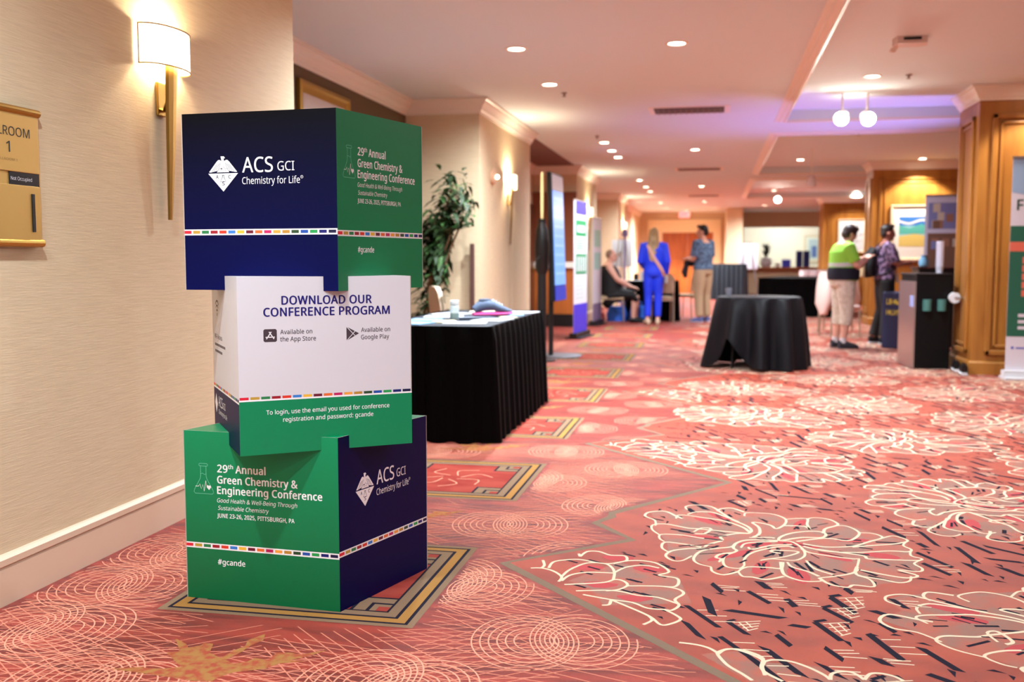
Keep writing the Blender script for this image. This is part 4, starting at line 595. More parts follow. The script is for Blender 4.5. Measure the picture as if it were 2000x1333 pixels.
def wifi_print(f, w):
    f.rect(0, 0, w, .166, 1); f.rect(0, .164, w, .17, PW, 1.5)
    for i in range(17):
        p = w/17; f.rect(p*i+p*.05, .17, p*(i+1)-p*.12, .179, ST+i, 2)
    for r in (.05, .034, .018):
        f.line([(.115+r*math.cos(t), .428+r*math.sin(t)) for t in [R(45+90*i/10) for i in range(11)]], .006, PG, 2)
    f.poly(circ(.115, .430, .006), PG, 2)
    f.text('Wi-Fi Access', .045, .2158, .344, .0158, PG, .004, 0, 2)
    for v, u1 in ((.318, .27), (.295, .21)):
        u = .05
        while u < u1: f.rect(u, v, u+.012, v+.009, PG, 2); u += .0165
    f.text('ACS', .10, .19, .105, .036, PW, .008, 0, 2); f.text('GCI', .20, .25, .107, .022, PW, -.006, 0, 2); f.text('Chemistry for Life', .10, .28, .078, .015, PW, 0, 0, 2)
    f.poly([(.02, .11), (.05, .075), (.08, .11), (.05, .145)], PW, 2)
def quadcorners(M, a0, l0, a1, l1):
    M = Vector(M); Rr = M+Vector((math.cos(a0), math.sin(a0)))*l0; L = M+Vector((math.cos(a1), math.sin(a1)))*l1
    return [L, M, Rr, L+Rr-M]                                       # left, front, right, back ; left->front->right is counter-clockwise
QB = quadcorners((-1.19, 3.022), 1.282, .529, 3.075, .573)
QM = quadcorners((-1.459, 2.875), .622, .57, 2.204, .527)
QT = quadcorners((-1.184, 3.031), 1.306, .516, 3.074, .56)
def cross_params(A, B, Q):
    """parameters in [0,1] along A->B that lie inside the quad Q"""
    t0, t1 = 0., 1.; d = B-A
    for i in range(4):
        P, N = Q[i], Q[(i+1) % 4]; e = N-P; nx = Vector((-e.y, e.x)); num = nx.dot(A-P); den = nx.dot(d)
        if abs(den) < 1e-9:
            if num < 0: return None
            continue
        t = -num/den
        if den > 0: t0 = max(t0, t)
        else: t1 = min(t1, t)
    return (t0, t1) if t1-t0 > 1e-4 else None
def clip_poly(P, Q, keep_in):
    """pieces of convex P outside convex Q (list)"""
    pieces = []; cur = P[:]
    def half(poly, A, nrm, sgn):
        o = []
        for i in range(len(poly)):
            a, b = poly[i], poly[(i+1) % len(poly)]; da, db = sgn*nrm.dot(a-A), sgn*nrm.dot(b-A)
            if da >= 0: o.append(a)
            if (da > 0) != (db > 0) and abs(da-db) > 1e-12: o.append(a+(b-a)*(da/(da-db)))
        return o
    for i in range(4):
        A, B = Q[i], Q[(i+1) % 4]; e = B-A; nrm = Vector((-e.y, e.x))
        out = half(cur, A, nrm, -1)
        if len(out) > 2: pieces.append(out)
        cur = half(cur, A, nrm, 1)
        if len(cur) < 3: break
    return pieces
def print_box(name, label, Q, z0, z1, faces, below=None, above=None):
    """faces: 4 (colour, print fn); below/above: (quad, z) of the neighbouring box that the slots clear"""
    t = thing(name, label, 'display box', (Q[1].x, Q[1].y, z0)); off = Vector((Q[1].x, Q[1].y, z0)); TH = .003
    nm = ['front_panel', 'side_panel', 'back_panel', 'side_panel']
    for i in range(4):
        A, B = Q[i], Q[(i+1) % 4]; d = B-A; L = d.length; u = d/L; n = Vector((u.y, -u.x, 0)); u3 = Vector((u.x, u.y, 0)); A3 = Vector((A.x, A.y, z0))-off
        H = z1-z0; pts = [(0, 0)]
        if below:
            c = cross_params(A, B, below[0])
            if c:
                zz = below[1]-z0; a, b = max(0, c[0]*L), min(L, c[1]*L)
                pts = ([(0, 0), (a, 0), (a, zz)] if a > .002 else [(0, zz)])+([(b, zz), (b, 0), (L, 0)] if b < L-.002 else [(L, zz)])
            else: pts = [(0, 0), (L, 0)]
        else: pts = [(0, 0), (L, 0)]
        if above:
            c = cross_params(A, B, above[0])
            if c:
                zz = above[1]-z0; a, b = max(0, c[0]*L), min(L, c[1]*L)
                pts += ([(L, H), (b, H), (b, zz)] if b < L-.002 else [(L, zz)])+([(a, zz), (a, H), (0, H)] if a > .002 else [(0, zz)])
            else: pts += [(L, H), (0, H)]
        else: pts += [(L, H), (0, H)]
        mb = MB(); P = lambda p, k: A3+u3*p[0]+Vector((0, 0, p[1]))-n*(TH*k); N = len(pts)
        mb.poly([P(p, 0) for p in pts], faces[i][0]); mb.poly([P(p, 1) for p in reversed(pts)], PE)
        for j in range(N): mb.quad(P(pts[(j+1) % N], 0), P(pts[j], 0), P(pts[j], 1), P(pts[(j+1) % N], 1), PE)
        if faces[i][1]: faces[i][1](Face(mb, A3, u3, (0, 0, 1), n, .00016), L)
        mb.build(nm[i], BM, t, recalc=False)
    ctr = sum(Q, Vector((0, 0)))/4; q2 = [p+(ctr-p).normalized()*.006 for p in Q]
    for nme, z, nb in (('top_flap', z1-.002, above), ('bottom_flap', z0+.001, below)):
        mb = MB(); pcs = clip_poly(q2, nb[0], False) if nb else [q2]
        for pc in pcs:
            mb = MB(); mb.prism([(p.x-off.x, p.y-off.y) for p in pc], z-z0-.0, z-z0+.002, faces[0][0]); mb.build(nme, BM, t)
    return t
green_conf = lambda f, w: conf_print(f, w)
ZB, ZM0, ZM1, ZT0, ZT1 = .582, .539, 1.106, 1.059, 1.641
mB, mT = (ZM0+ZB)/2, (ZT0+ZM1)/2
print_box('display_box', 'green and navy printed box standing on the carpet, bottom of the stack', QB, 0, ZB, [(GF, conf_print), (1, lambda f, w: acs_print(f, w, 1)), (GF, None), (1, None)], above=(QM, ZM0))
print_box('display_box', 'white printed box with green base band, turned between the other two boxes', QM, ZM0, ZM1, [(2, wifi_print), (2, prog_print), (2, None), (2, None)], below=(QB, ZB), above=(QT, ZT0))
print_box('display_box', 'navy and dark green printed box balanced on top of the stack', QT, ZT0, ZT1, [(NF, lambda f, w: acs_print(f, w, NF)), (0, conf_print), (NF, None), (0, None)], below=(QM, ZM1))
# ------------------------------------------------------------------ wall sconces
def sconce(y, label):
    t = thing('wall_sconce', label, 'wall lamp', (-2.328, y, 0), 0, 'brass wall sconces')
    m = MB(); n = 20; r, dp = .166, .10
    arc = [(dp*math.sin(PI*i/n)**.8, -r*math.cos(PI*i/n)) for i in range(n+1)]
    for q in range(n):
        a, b = arc[q], arc[q+1]; m.quad((a[0]+.004, a[1], 1.965), (b[0]+.004, b[1], 1.965), (b[0]+.004, b[1], 2.125), (a[0]+.004, a[1], 2.125))
    sh_ = m.build('lamp_shade', shade_m, t, smooth=True)
    for z in (1.965, 2.125):
        e = MB(); e.tube([(a+.006, b, z) for a, b in arc], .003, 6); e.build('shade_rim', mat('rim_gold', (150, 104, 36), .5), sh_)
    for q in (0, -1):
        e = MB(); e.tube([(arc[q][0]+.008, arc[q][1], 1.965), (arc[q][0]+.008, arc[q][1], 2.125)], .003, 6); e.build('shade_rim', mat('rim_gold', (0, 0, 0)), sh_)
    m = MB(); m.tube([(.058, 0, 1.99), (.054, 0, 1.9), (.045, 0, 1.62), (.034, 0, 1.33)], [(.05, .012), (.046, .012), (.034, .010), (.017, .006)], 8, xax=(0, 1, 0)); m.build('stem', gold, t)
    m = MB(); m.tube([(.004, 0, 1.80), (.03, 0, 1.79), (.045, 0, 1.83), (.05, 0, 1.90)], [(.03, .008)]*4, 8, xax=(0, 1, 0)); m.box((.006, 0, 1.84), (.012, .07, .14), bev=.004); m.build('wall_bracket', gold, t)
    m = MB(); m.ell((.05, 0, 2.035), (.022, .022, .03)); m.build('bulb', lampglow, t)
    for z in (2.085, 2.0): point('sconce_lamp', (-2.328+.05, y, z), (7 if y < 6 else 15) if z > 2.05 else 4, .02)
    return t
sconce(3.93, 'lit brass wall sconce on the cream wall left of the stacked boxes')
sconce(11.24, 'lit brass wall sconce on the cream wall beyond the palm')
sconce(18.55, 'lit brass wall sconce on the wall above the roll-up banner')
sconce(25.9, 'farthest lit brass wall sconce, above the flip chart')
# ------------------------------------------------------------------ brass room sign
t = thing('room_sign', 'brass ballroom sign with sliding occupancy panel on the left wall', 'sign', (-2.328, 2.945, 1.205))
m = MB(); m.box((.009, 0, .235), (.018, .335, .43), 0, bev=.004); m.build('back_plate', gold_p, t)
for z in (.012, .458):
    m = MB(); m.tube([(.014, -.17, z), (.014, .17, z)], .014, 12); m.build('rail', gold, t)
m = MB(); m.box((.019, 0, .345), (.008, .31, .19), 0, bev=.002)
f = Face(m, (.0235, 0, 0), (0, 1, 0), (0, 0, 1), (1, 0, 0), .0003)
f.text('BALLROOM', -.125, .112, .368, .030, 1, .0); f.text('1', -.006, .012, .313, .036, 1); f.text('BALLROOM 1', -.06, .045, .285, .008, 2)
m.build('name_plate', [gold_p, black, mat('dull_brass', (160, 124, 64), .6)], t, recalc=False)
m = MB(); m.box((.018, .0, .112), (.008, .31, .19), 0, bev=.002); m.build('lower_plate', gold_p, t)
m = MB(); m.box((.0235, .118, .115), (.004, .014, .13)); m.build('slot', black, t, label='dark vertical slot')
m = MB(); m.box((.018, .082, .228), (.006, .15, .045), 0); f = Face(m, (.0215, 0, 0), (0, 1, 0), (0, 0, 1), (1, 0, 0), .0004); f.text('Not Occupied', .012, .118, .222, .012, 1)
m.build('slider', [mat('dark_slider', (30, 34, 40), .25), paper], t, label='dark sliding panel reading not occupied', recalc=False)
# corner guard and round wall device
m = MB(); m.box((-2.395, 9.80, .66), (.045, .03, 1.32), bev=.004); tag(m.build('wooden_post', mat('plum_wood', (92, 62, 56), .5)), 'slim dark wooden post standing behind the skirted table', 'post')
t = thing('wall_strobe', 'round beige wall device with a bright lens beside the second sconce', 'alarm', (-2.328, 10.41, 2.04))
m = MB(); m.tube([(0, 0, 0), (.03, 0, 0), (.036, 0, 0)], [.085, .085, .07], 24); m.build('housing', mat('beige_plastic', (214, 172, 140), .5), t, True)
m = MB(); m.ell((.045, .07, 0), (.02, .02, .02)); m.build('lens', lampglow, t)
# framed picture in the first recess
def picture(name, label, c, w, h, axis, fr, art, mats, fw=.06, glassy=False):
    """axis 'x': hangs on a wall facing +X ; 'y': hangs facing -Y"""
    t = thing(name, label, 'picture', c, 0 if axis == 'y' else PI/2)
    f = MB(); f.sweep([(-w/2, -h/2), (-w/2, h/2), (w/2, h/2), (w/2, -h/2)], [(0, 0), (0, .03), (fw*.3, .035), (fw*.5, .022), (fw, .014), (fw, 0)], closed=True)
    f.v = [(x, -z, y) for x, y, z in f.v]; f.build('frame', fr, t)
    m = MB(); m.box((0, -.006, 0), (w-fw*1.6, .008, h-fw*1.6), 0); art(Face(m, (0, -.0105, 0), (1, 0, 0), (0, 0, 1), (0, -1, 0), .0005)); m.build('artwork', mats, t, recalc=False)
    return t
def art1(f):
    for k in range(5):
        a = R(20+25*k); f.line(smoothpath([(-.25+.1*k, -.4), (-.15+.08*k, .1), (.05+.08*k, .35)], 6), .012, 1)
picture('picture_frame', 'gold framed picture high on the dark recess wall behind the boxes', (-3.095, 7.66, 1.95), 1.06, 1.14, 'x', gold, art1, [mat('art_pale', (206, 196, 190), .3), mat('art_grey', (120, 104, 92), .5)], .09)
def art2(f):
    f.rect(-.27, -.24, .27, .28, 1); f.rect(-.27, .12, .27, .28, 2, 2); f.poly([(-.27, -.02), (.27, -.02), (.27, .09), (.1, .15), (-.1, .08), (-.27, .13)], 3, 3); f.poly([(-.27, -.24), (.27, -.24), (.27, -.07), (0, -.02), (-.27, -.06)], 4, 3); f.line(smoothpath([(-.27, .2), (-.1, .16), (.1, .22), (.27, .19)], 5), .03, 0, 4)
SEA = [mat('mat_board', (244, 240, 232), .6), mat('sea_cyan', (150, 206, 214), .5), mat('sea_blue', (60, 120, 196), .5), mat('sea_green', (88, 178, 166), .5), mat('sand', (222, 196, 112), .5)]
frame_pale = mat('pale_frame', (224, 206, 172), .4)
picture('picture_frame', 'framed seascape with blue and sand bands on the wooden pillar', (3.43, 18.54, 1.63), .82, .96, 'y', frame_pale, art2, SEA, .05)
def art3(f):
    rr = random.Random(3)
    for k in range(26): 
        x, z = rr.uniform(-.2, .22), rr.uniform(-.22, .25); f.line([(x, z), (x+.1, z+.07)], .012, 1)
picture('picture_frame', 'framed grey line drawing on the farthest wooden pillar', (3.45, 26.99, 1.77), .66, .84, 'y', frame_pale, art3, [mat('drawing_paper', (232, 234, 240), .5), mat('drawing_grey', (150, 158, 168), .6)], .03)
def art4(f): f.rect(-.16, -.34, .16, .34, 1); f.rect(-.05, -.3, .12, .1, 2, 2)
picture('picture_frame', 'framed blue picture inside the lit service hatch', (3.5, 37.58, 1.55), .62, .95, 'y', frame_pale, art4, [mat('mat_pale', (226, 232, 222), .6), mat('pale_blue', (176, 200, 212), .6), mat('mid_blue', (86, 112, 176), .6)], .04)
# ceiling fittings
def vent(y, label):
    t = thing('ceiling_vent', label, 'vent', (-.29, y, CEIL), 0, 'ceiling vents')
    m = MB(); m.box((0, 0, -.003), (.86, .52, .006)); m.build('flange', white, t)
    m = MB(); m.box((0, 0, -.008), (.74, .40, .006)); m.build('grille_backing', black, t)
    for k in range(12):
        m = MB(); m.box((-.33+.06*k, 0, -.016), (.006, .4, .014)); m.build('slat', mat('slat_grey', (120, 100, 96), .5), t)
vent(11.05, 'black slotted air vent in the ceiling nearest the camera'); vent(18.2, 'slotted ceiling air vent in the middle of the corridor'); vent(25.7, 'farthest slotted ceiling air vent')
t = thing('smoke_detector', 'boxy off-white detector on the raised ceiling at upper right', 'detector', (1.47, 8.35, TRAY))
m = MB(); m.prism([(-.11, -.07), (.11, -.07), (.13, .05), (.08, .09), (-.08, .09), (-.13, .05)], -.055, 0); m.build('housing', mat('detector_cream', (222, 200, 190), .5), t)
m = MB(); m.box((0, -.072, -.02), (.13, .008, .02)); m.build('slot', black, t)
m = MB(); m.poly([(-.13, .05, -.055), (-.08, .09, -.055), (-.1, .1, -.09), (-.15, .06, -.09)]); m.build('deflector', white, t)
def sprinkler(x, y, z, label):
    t = thing('sprinkler_head', label, 'sprinkler', (x, y, z)); m = MB(); m.lathe([(.03, 0), (.03, -.006), (.012, -.012), (.01, -.03), (.022, -.034), (.022, -.037), (.001, -.037)], n=14); m.build('rosette', mat('sprinkler_metal', (150, 130, 122), .4, metal=.6), t)
sprinkler(-1.45, 9.7, CEIL, 'small sprinkler head beside the second left downlight'); sprinkler(1.75, 10.0, TRAY, 'small sprinkler head on the raised ceiling by the track lamps'); sprinkler(-1.52, 13.1, CEIL, 'small sprinkler head before the cluster of three downlights'); sprinkler(1.9, 14.4, TRAY, 'small sprinkler head on the second raised ceiling at right')
# track lamps
def trackhead(x, y, z, aim, label, lit):
    t = thing('track_lamp', label, 'spotlight', (x, y, z), 0, 'ceiling track lamps')
    top = tray_z(y)-z
    m = MB(); m.tube([(0, 0, top), (0, 0, .03)], .010, 8); m.build('stem', white, t)
    a = Vector(aim).normalized(); m = MB(); m.tube([-a*.11, -a*.06, a*.05, a*.06], [.03, .06, .075, .075], 20); m.build('lamp_housing', mat('track_white', (226, 206, 200), .5), t, True)
    if lit:
        m = MB(); m.tube([a*.061, a*.064], [.07, .068], 20); m.build('lens', mat('track_lens', (255, 246, 230), .5, emit=60), t)
        q = a.to_track_quat('-Z', 'Y').to_euler(); spot('track_beam', Vector((x, y, z))+a*.08, 45, 80, .8, (1, .88, .74), q, .05)
trackhead(1.28, 11.0, 2.64, (-.25, -1, -.42), 'left one of two glaring track spotlights aimed at the camera', True)
trackhead(1.53, 11.0, 2.63, (.12, -1, -.42), 'right one of two glaring track spotlights aimed at the camera', True)
trackhead(1.46, 16.2, 2.36, (0, .3, -1), 'unlit hanging track spotlight over the corridor between the ceiling panels', False)
trackhead(1.48, 25.0, 2.62, (-.1, -1, -.3), 'distant glowing track spotlight above the service counter', True)
point('track_spill', (1.40, 11.12, 2.72), 1.6, .05, (1, .9, .74))
# violet uplight behind the bin
t = thing('uplight', 'small floor lamp throwing violet light on the ceiling', 'uplight', (2.33, 12.0, 0))
m = MB(); m.lathe([(.07, 0), (.07, .12), (.055, .14), (.05, .13)], n=16, cap=True); m.build('lamp_housing', black, t)
spot('violet_lamp', (2.33, 12.0, .16), 150, 85, .9, (.36, .30, 1.0), (R(180), R(-20), 0), .04)
# exit sign
t = thing('exit_sign', 'red glowing exit sign hanging before the double wooden doors', 'exit sign', (-1.0, 33.9, 2.66))
m = MB(); m.box((0, 0, 0), (.34, .06, .2), 0); f = Face(m, (0, -.031, 0), (1, 0, 0), (0, 0, 1), (0, -1, 0), .001); f.text('EXIT', -.12, .12, -.065, .13, 1, .02)
m.build('housing', [mat('exit_panel', (255, 150, 150), .5, emit=.8), mat('exit_red', (230, 30, 40), .5, emit=2)], t, recalc=False)
m = MB(); m.tube([(0, 0, .1), (0, 0, CEIL-2.66)], .01, 8); m.build('stem', white, t)
# ------------------------------------------------------------------ skirted table with leaflets
TBX, TBY = -1.77, 7.06                                              # centre ; .76 x 1.98
t = thing('banquet_table', 'long folding table hidden under the black pleated skirt', 'table', (TBX, TBY, 0))
m = MB(); m.box((0, 0, .725), (.76, 1.96, .03), bev=.006); m.build('tabletop', mat('charcoal_top', (40, 44, 54), .7), t)
for sx in (-1, 1):
    for sy in (-1, 1):
        m = MB(); m.tube([(sx*.3, sy*.85, 0), (sx*.3, sy*.85, .71)], .015, 8); m.build('leg', steel, t)
def skirt(name, label, cx, cy, w, d, h, pitch, group=None, amp=.014, material=None, flare=.035, rz=0):
    m = MB(); pts = []; n = []
    per = [((-w/2, -d/2), (w/2, -d/2)), ((w/2, -d/2), (w/2, d/2)), ((w/2, d/2), (-w/2, d/2)), ((-w/2, d/2), (-w/2, -d/2))]
    for q, (a, b) in enumerate(per):
        L = math.hypot(b[0]-a[0], b[1]-a[1]); k = max(2, int(L/pitch)); u = ((b[0]-a[0])/L, (b[1]-a[1])/L); nn = (u[1], -u[0])
        for i in range(k*8):
            s_ = L*i/(k*8); ph = (i % 8)/8
            pts.append((a[0]+u[0]*s_, a[1]+u[1]*s_)); n.append((nn, ph, min(s_, L-s_)))
    N = len(pts); rows = [(1.0, 0, .1), (.985, .2, .3), (.93, .5, .6), (.88, .8, .8), (.5, .95, 1), (.0, 1.0, 1)]; vs = []; fs = []
    rr = random.Random(int(w*100)+7)
    jit = [rr.uniform(.6, 1.3) for _ in range(N//8+1)]
    for zf, fo, am in rows:
        for i, (p, (nn, ph, e)) in enumerate(zip(pts, n)):
            wv = amp*jit[i//8]*am*(1 if ph < .5 else -1)*min(1, abs(math.sin(2*PI*ph))*1.6)
            o = .008+flare*(1-zf)*min(1, .4+fo)+wv+amp
            cx_ = 1 if nn[0] else 0
            ex = flare*(1-zf) if e < .02 else 0
            vs.append((p[0]+nn[0]*o, p[1]+nn[1]*o, h*zf+.004+(.006*math.sin(i*.9) if zf == 0 else 0)))
    for r in range(len(rows)-1):
        for i in range(N): fs.append((r*N+i, r*N+(i+1) % N, (r+1)*N+(i+1) % N, (r+1)*N+i))
    m.add(vs, fs)
    o = m.build(name, material or blackcloth, None, recalc=True); o.location = (cx, cy, 0); o.rotation_euler = (0, 0, rz)
    return tag(o, label, 'table skirt', group)
skirt('table_skirt', 'black pleated skirt around the leaflet table beside the boxes', TBX, TBY, .77, 1.97, .738, .155, amp=.016)
rl = random.Random(11)
LEAF_S = [(-1.60, 6.35, .28, .22, 8, 'paper', 'white sheet on the leaflet table nearest the front right corner'), (-1.92, 6.27, .2, .28, -10, 'paperblue', 'blue leaflet at the front left of the leaflet table'),
 (-1.78, 6.48, .16, .22, 20, 'papercream', 'cream card beside the blue leaflet on the leaflet table'), (-1.50, 6.72, .21, .28, -12, 'paper', 'white sheet along the right edge of the leaflet table'),
 (-1.95, 6.62, .2, .26, 5, 'paperblue', 'pale blue folder left of the small bottle'), (-1.66, 6.86, .3, .16, 35, 'paperdark', 'dark navy leaflet between the bottle and the shoe'),
 (-1.93, 7.02, .28, .2, 10, 'paper', 'white sheet behind the small bottle'), (-1.98, 7.4, .22, .28, -20, 'paper', 'white sheet at the back left of the leaflet table'),
 (-1.52, 7.42, .2, .28, 15, 'paperblue', 'blue leaflet behind the running shoe'), (-1.50, 7.74, .26, .2, -8, 'paper', 'white sheet at the far right corner of the leaflet table'), (-1.80, 7.7, .2, .28, 12, 'papercream', 'cream sheet at the far end of the leaflet table'),
 (-1.46, 7.06, .1, .14, 30, 'papercream', 'small cream card in front of the running shoe')]
for x, y, w, d_, a, mm, lab in LEAF_S:
    m = MB(); m.box((0, 0, .003), (w, d_, .006), 0); f = Face(m, (0, 0, .006), (1, 0, 0), (0, 1, 0), (0, 0, 1), .0003)
    for k in range(4): f.rect(-w*.38, d_*(.3-.16*k), w*(.1+.25*rl.random()), d_*(.36-.16*k), 1)
    o = m.build('leaflet', [MATS[{'paper': 'white_paper', 'paperblue': 'blue_leaflet', 'papercream': 'cream_leaflet', 'paperdark': 'dark_leaflet'}[mm]], mat('ink_block', (150, 160, 176), .6)], None, recalc=False)
    o.location = (x, y, .741+(.0065 if lab.startswith('dark navy') else 0)); o.rotation_euler = (0, 0, R(a)); tag(o, lab, 'leaflet', 'leaflets on the skirted table')
t = thing('bottle', 'small clear bottle with white cap on the leaflet table', 'bottle', (-1.76, 6.68, .741))
m = MB(); m.lathe([(.028, 0), (.032, .006), (.032, .05), (.031, .095), (.022, .105)], n=18); m.build('bottle_body', mat('bottle_plastic', (196, 206, 210), .2), t, True)
m = MB(); m.lathe([(.0325, .012), (.0328, .05)], n=18, cap=False); m.build('bottle_label', mat('grey_label', (120, 140, 140), .5), t, True)
m = MB(); m.lathe([(.028, .105), (.03, .108), (.03, .135), (.026, .138)], n=18); m.build('cap', paper, t, True)
t = thing('running_shoe', 'grey-blue running shoe with a pink sole on the leaflet table', 'shoe', (-1.6, 7.18, .741), R(28))
m = MB(); m.tube([(-.15, 0, .018), (-.1, 0, .018), (0, 0, .018), (.09, 0, .02), (.15, 0, .026)], [(.035, .014), (.045, .018), (.05, .018), (.048, .016), (.028, .01)], 16, xax=(0, 1, 0)); m.build('sole', mat('pink_sole', (232, 70, 150), .5), t, True)
m = MB(); m.tube([(-.14, 0, .05), (-.1, 0, .075), (-.05, 0, .085), (.0, 0, .082), (.05, 0, .062), (.1, 0, .045), (.145, 0, .035)], [(.03, .028), (.04, .04), (.042, .042), (.044, .036), (.046, .028), (.042, .02), (.02, .012)], 16, xax=(0, 1, 0)); m.build('upper', mat('shoe_fabric', (84, 98, 124), .7), t, True)
m = MB(); m.ell((-.06, 0, .122), (.05, .028, .012)); m.build('collar', mat('shoe_lining', (70, 80, 100), .8), t, True)
for k in range(4):
    m = MB(); m.tube([(.0+.022*k, -.03, .112-.010*k), (.004+.022*k, 0, .124-.011*k), (.0+.022*k, .03, .112-.010*k)], .004, 6); m.build('lace', mat('shoe_lace', (190, 200, 214), .7), t)
# ------------------------------------------------------------------ chairs
def chair(name, label, loc, rz, seatm, backm, legm, group=None, cover=False):
    t = thing(name, label, 'chair', loc, rz, group)
    m = MB(); m.box((0, 0, .455), (.44, .44, .06), bev=.025); m.build('seat', seatm, t, True)
    m = MB(); prof = [(-.2, .55), (-.2, .78), (-.17, .88), (-.09, .93), (.09, .93), (.17, .88), (.2, .78), (.2, .55)]
    m.v = []; m.prism([(x, z) for x, z in prof], -.02, .02); m.v = [(x, -.22-(y-.55)*.12+z, y) for x, y, z in m.v]; m.build('backrest', backm, t)
    for sx in (-1, 1):
        m = MB(); m.tube([(sx*.2, .2, .43), (sx*.205, .22, 0)], .013, 8); m.build('leg', legm, t)
        m = MB(); m.tube([(sx*.2, -.25, .85), (sx*.2, -.21, .45), (sx*.2, -.24, 0)], .013, 8); m.build('leg', legm, t)
    m = MB(); m.box((0, .2, .42), (.4, .02, .025)); m.box((0, -.2, .42), (.4, .02, .025)); m.build('seat_frame', legm, t)
    return t
beige = mat('beige_fabric', (214, 190, 166), .8); champagne = mat('champagne_metal', (196, 184, 162), .35, metal=.8); tanseat = mat('tan_seat', (176, 152, 122), .8)
chair('banquet_chair', 'beige fabric chair behind the leaflet table below the palm', (-2.14, 8.45, 0), R(-60), beige, beige, champagne)
chair('banquet_chair', 'chair with tan seat under the person in the black dress', (-1.84, 18.4, 0), R(-85), tanseat, tanseat, champagne, 'chairs around the exhibit table')
chair('banquet_chair', 'pale-framed chair directly behind the legs of the woman in blue', (-.95, 18.55, 0), R(10), tanseat, tanseat, champagne, 'chairs around the exhibit table')
chair('banquet_chair', 'chair with tan seat standing behind the man in khaki trousers', (-.52, 20.0, 0), R(60), tanseat, beige, champagne, 'chairs around the exhibit table')
# ------------------------------------------------------------------ palm in the recess
t = thing('bamboo_palm', 'tall leafy bamboo palm in the recess behind the boxes', 'plant', (-2.70, 9.15, 0))
m = MB(); m.lathe([(.13, 0), (.17, .30), (.18, .32), (.165, .32), (.16, .29), (.001, .29)], n=24); m.build('pot', mat('plum_pot', (92, 60, 52), .5), t, True)
rp = random.Random(4); lf = MB(); tips = []
for k in range(7):
    a = rp.uniform(0, 2*PI); r0 = .05; h = rp.uniform(1.35, 1.98); dx, dy = rp.uniform(-.02, .38), rp.uniform(-.18, .12)
    P = [(r0*math.cos(a)+dx*s_**2, r0*math.sin(a)+dy*s_**2, .28+(h-.28)*s_) for s_ in [i/8 for i in range(9)]]
    m = MB(); m.tube(P, [.016-.001*i for i in range(9)], 8); m.build('stem', mat('palm_stem', (112, 84, 56), .7), t, True)
    for s_ in range(2, 9): tips += [P[s_]]*(17 if s_ > 5 else 3)
for p in tips:
    for q in range(3):
        a = rp.uniform(0, 2*PI); el = rp.uniform(-.5, .55); L = rp.uniform(.12, .24); w = L*.11
        o = Vector(p)+Vector((rp.uniform(-.12, .12)*(1 if p[2] > 1.4 else .6), rp.uniform(-.12, .12)*(1 if p[2] > 1.4 else .6), rp.uniform(-.1, .12))); d_ = Vector((math.cos(a)*math.cos(el), math.sin(a)*math.cos(el), math.sin(el))); sd = d_.cross(Vector((0, 0, 1))).normalized()
        dr_ = Vector((0, 0, -1)); b = [o, o+d_*L*.35, o+d_*L*.7+dr_*L*.12, o+d_*L+dr_*L*.32]
        for pt in b: pt.x = min(max(pt.x, -.38), .44 if pt.z > 1.45 else .2); pt.y = min(pt.y, .68)
        lf.add([b[0], b[1]+sd*w, b[1]-sd*w, b[2]+sd*w*.8, b[2]-sd*w*.8, b[3]], [(0, 1, 2), (1, 3, 4, 2), (3, 5, 4)], rp.choice([0, 0, 1]))
fo = lf.build('foliage', [mat('palm_leaf', (36, 56, 26), .6), mat('palm_leaf_light', (66, 104, 52), .5)], t, recalc=False); fo['kind'] = 'stuff'
# ------------------------------------------------------------------ draped round tables
def draped(label, cx, cy, r, h, nf, hem, clothm, top_lab, seed, group=None, amp=.03, tail=.2):
    rr = random.Random(seed); t = thing('round_table', top_lab, 'table', (cx, cy, 0), 0, group)
    m = MB(); m.lathe([(.001, h-.03), (r, h-.03), (r, h-.006), (.001, h-.006)], n=40); m.build('tabletop', wood_d, t)
    for k in range(4):
        a = R(222)+PI/2*k; m = MB(); m.tube([(.8*r*math.cos(a), .8*r*math.sin(a), h-.03), (.88*r*math.cos(a), .88*r*math.sin(a), 0)], .011, 8); m.build('leg', black, t)
    N = nf*10; m = MB(); vs = [(0, 0, h)]; fs = []; rows = [(.5, 0, 0), (.95, 0, 0), (1.0, .01, .02), (1.012, .05, .25), (1.03, .3, .7), (1.06, .65, 1), (1.1, 1.0, 1.15)]
    ph = [rr.uniform(-.25, .25) for _ in range(nf)]
    for rs, dz, am in rows:
        for i in range(N):
            a = 2*PI*i/N; j = i//10; hz = hem(a); fold = math.sin(nf*a+ph[j]*math.sin(nf*a)); fold = math.copysign(abs(fold)**.7, fold)*(.55+.45*math.sin(2.3*a+seed)); q = (r*rs+amp*am*(fold+.6)+.006)*(1+tail*dz*math.exp(-(((a-R(190)+PI) % (2*PI)-PI)/.2)**2))
            vs.append((q*math.cos(a), q*math.sin(a), h+.002-(h-hz)*dz))
    for i in range(N): fs.append((0, 1+i, 1+(i+1) % N))
    for q in range(len(rows)-1):
        for i in range(N): fs.append((1+q*N+i, 1+q*N+(i+1) % N, 1+(q+1)*N+(i+1) % N, 1+(q+1)*N+i))
    m.add(vs, fs); o = m.build('tablecloth', clothm, None, True); o.location = (cx, cy, 0); tag(o, label, 'tablecloth'); return o
def hem1(a):
    d_ = (a-R(233)+PI) % (2*PI)-PI                                  # gap in the cloth towards the front left
    return .012+.32*math.exp(-(d_/.27)**2)+.03*math.exp(-((d_-.6)/.2)**2)+.006*math.sin(5*a)
draped('black cloth on the nearest round table with a raised hem showing a leg', .48, 11.05, .43, .765, 11, hem1, navycloth, 'nearest round table, draped in black cloth, in the open hall', 3, amp=.075)
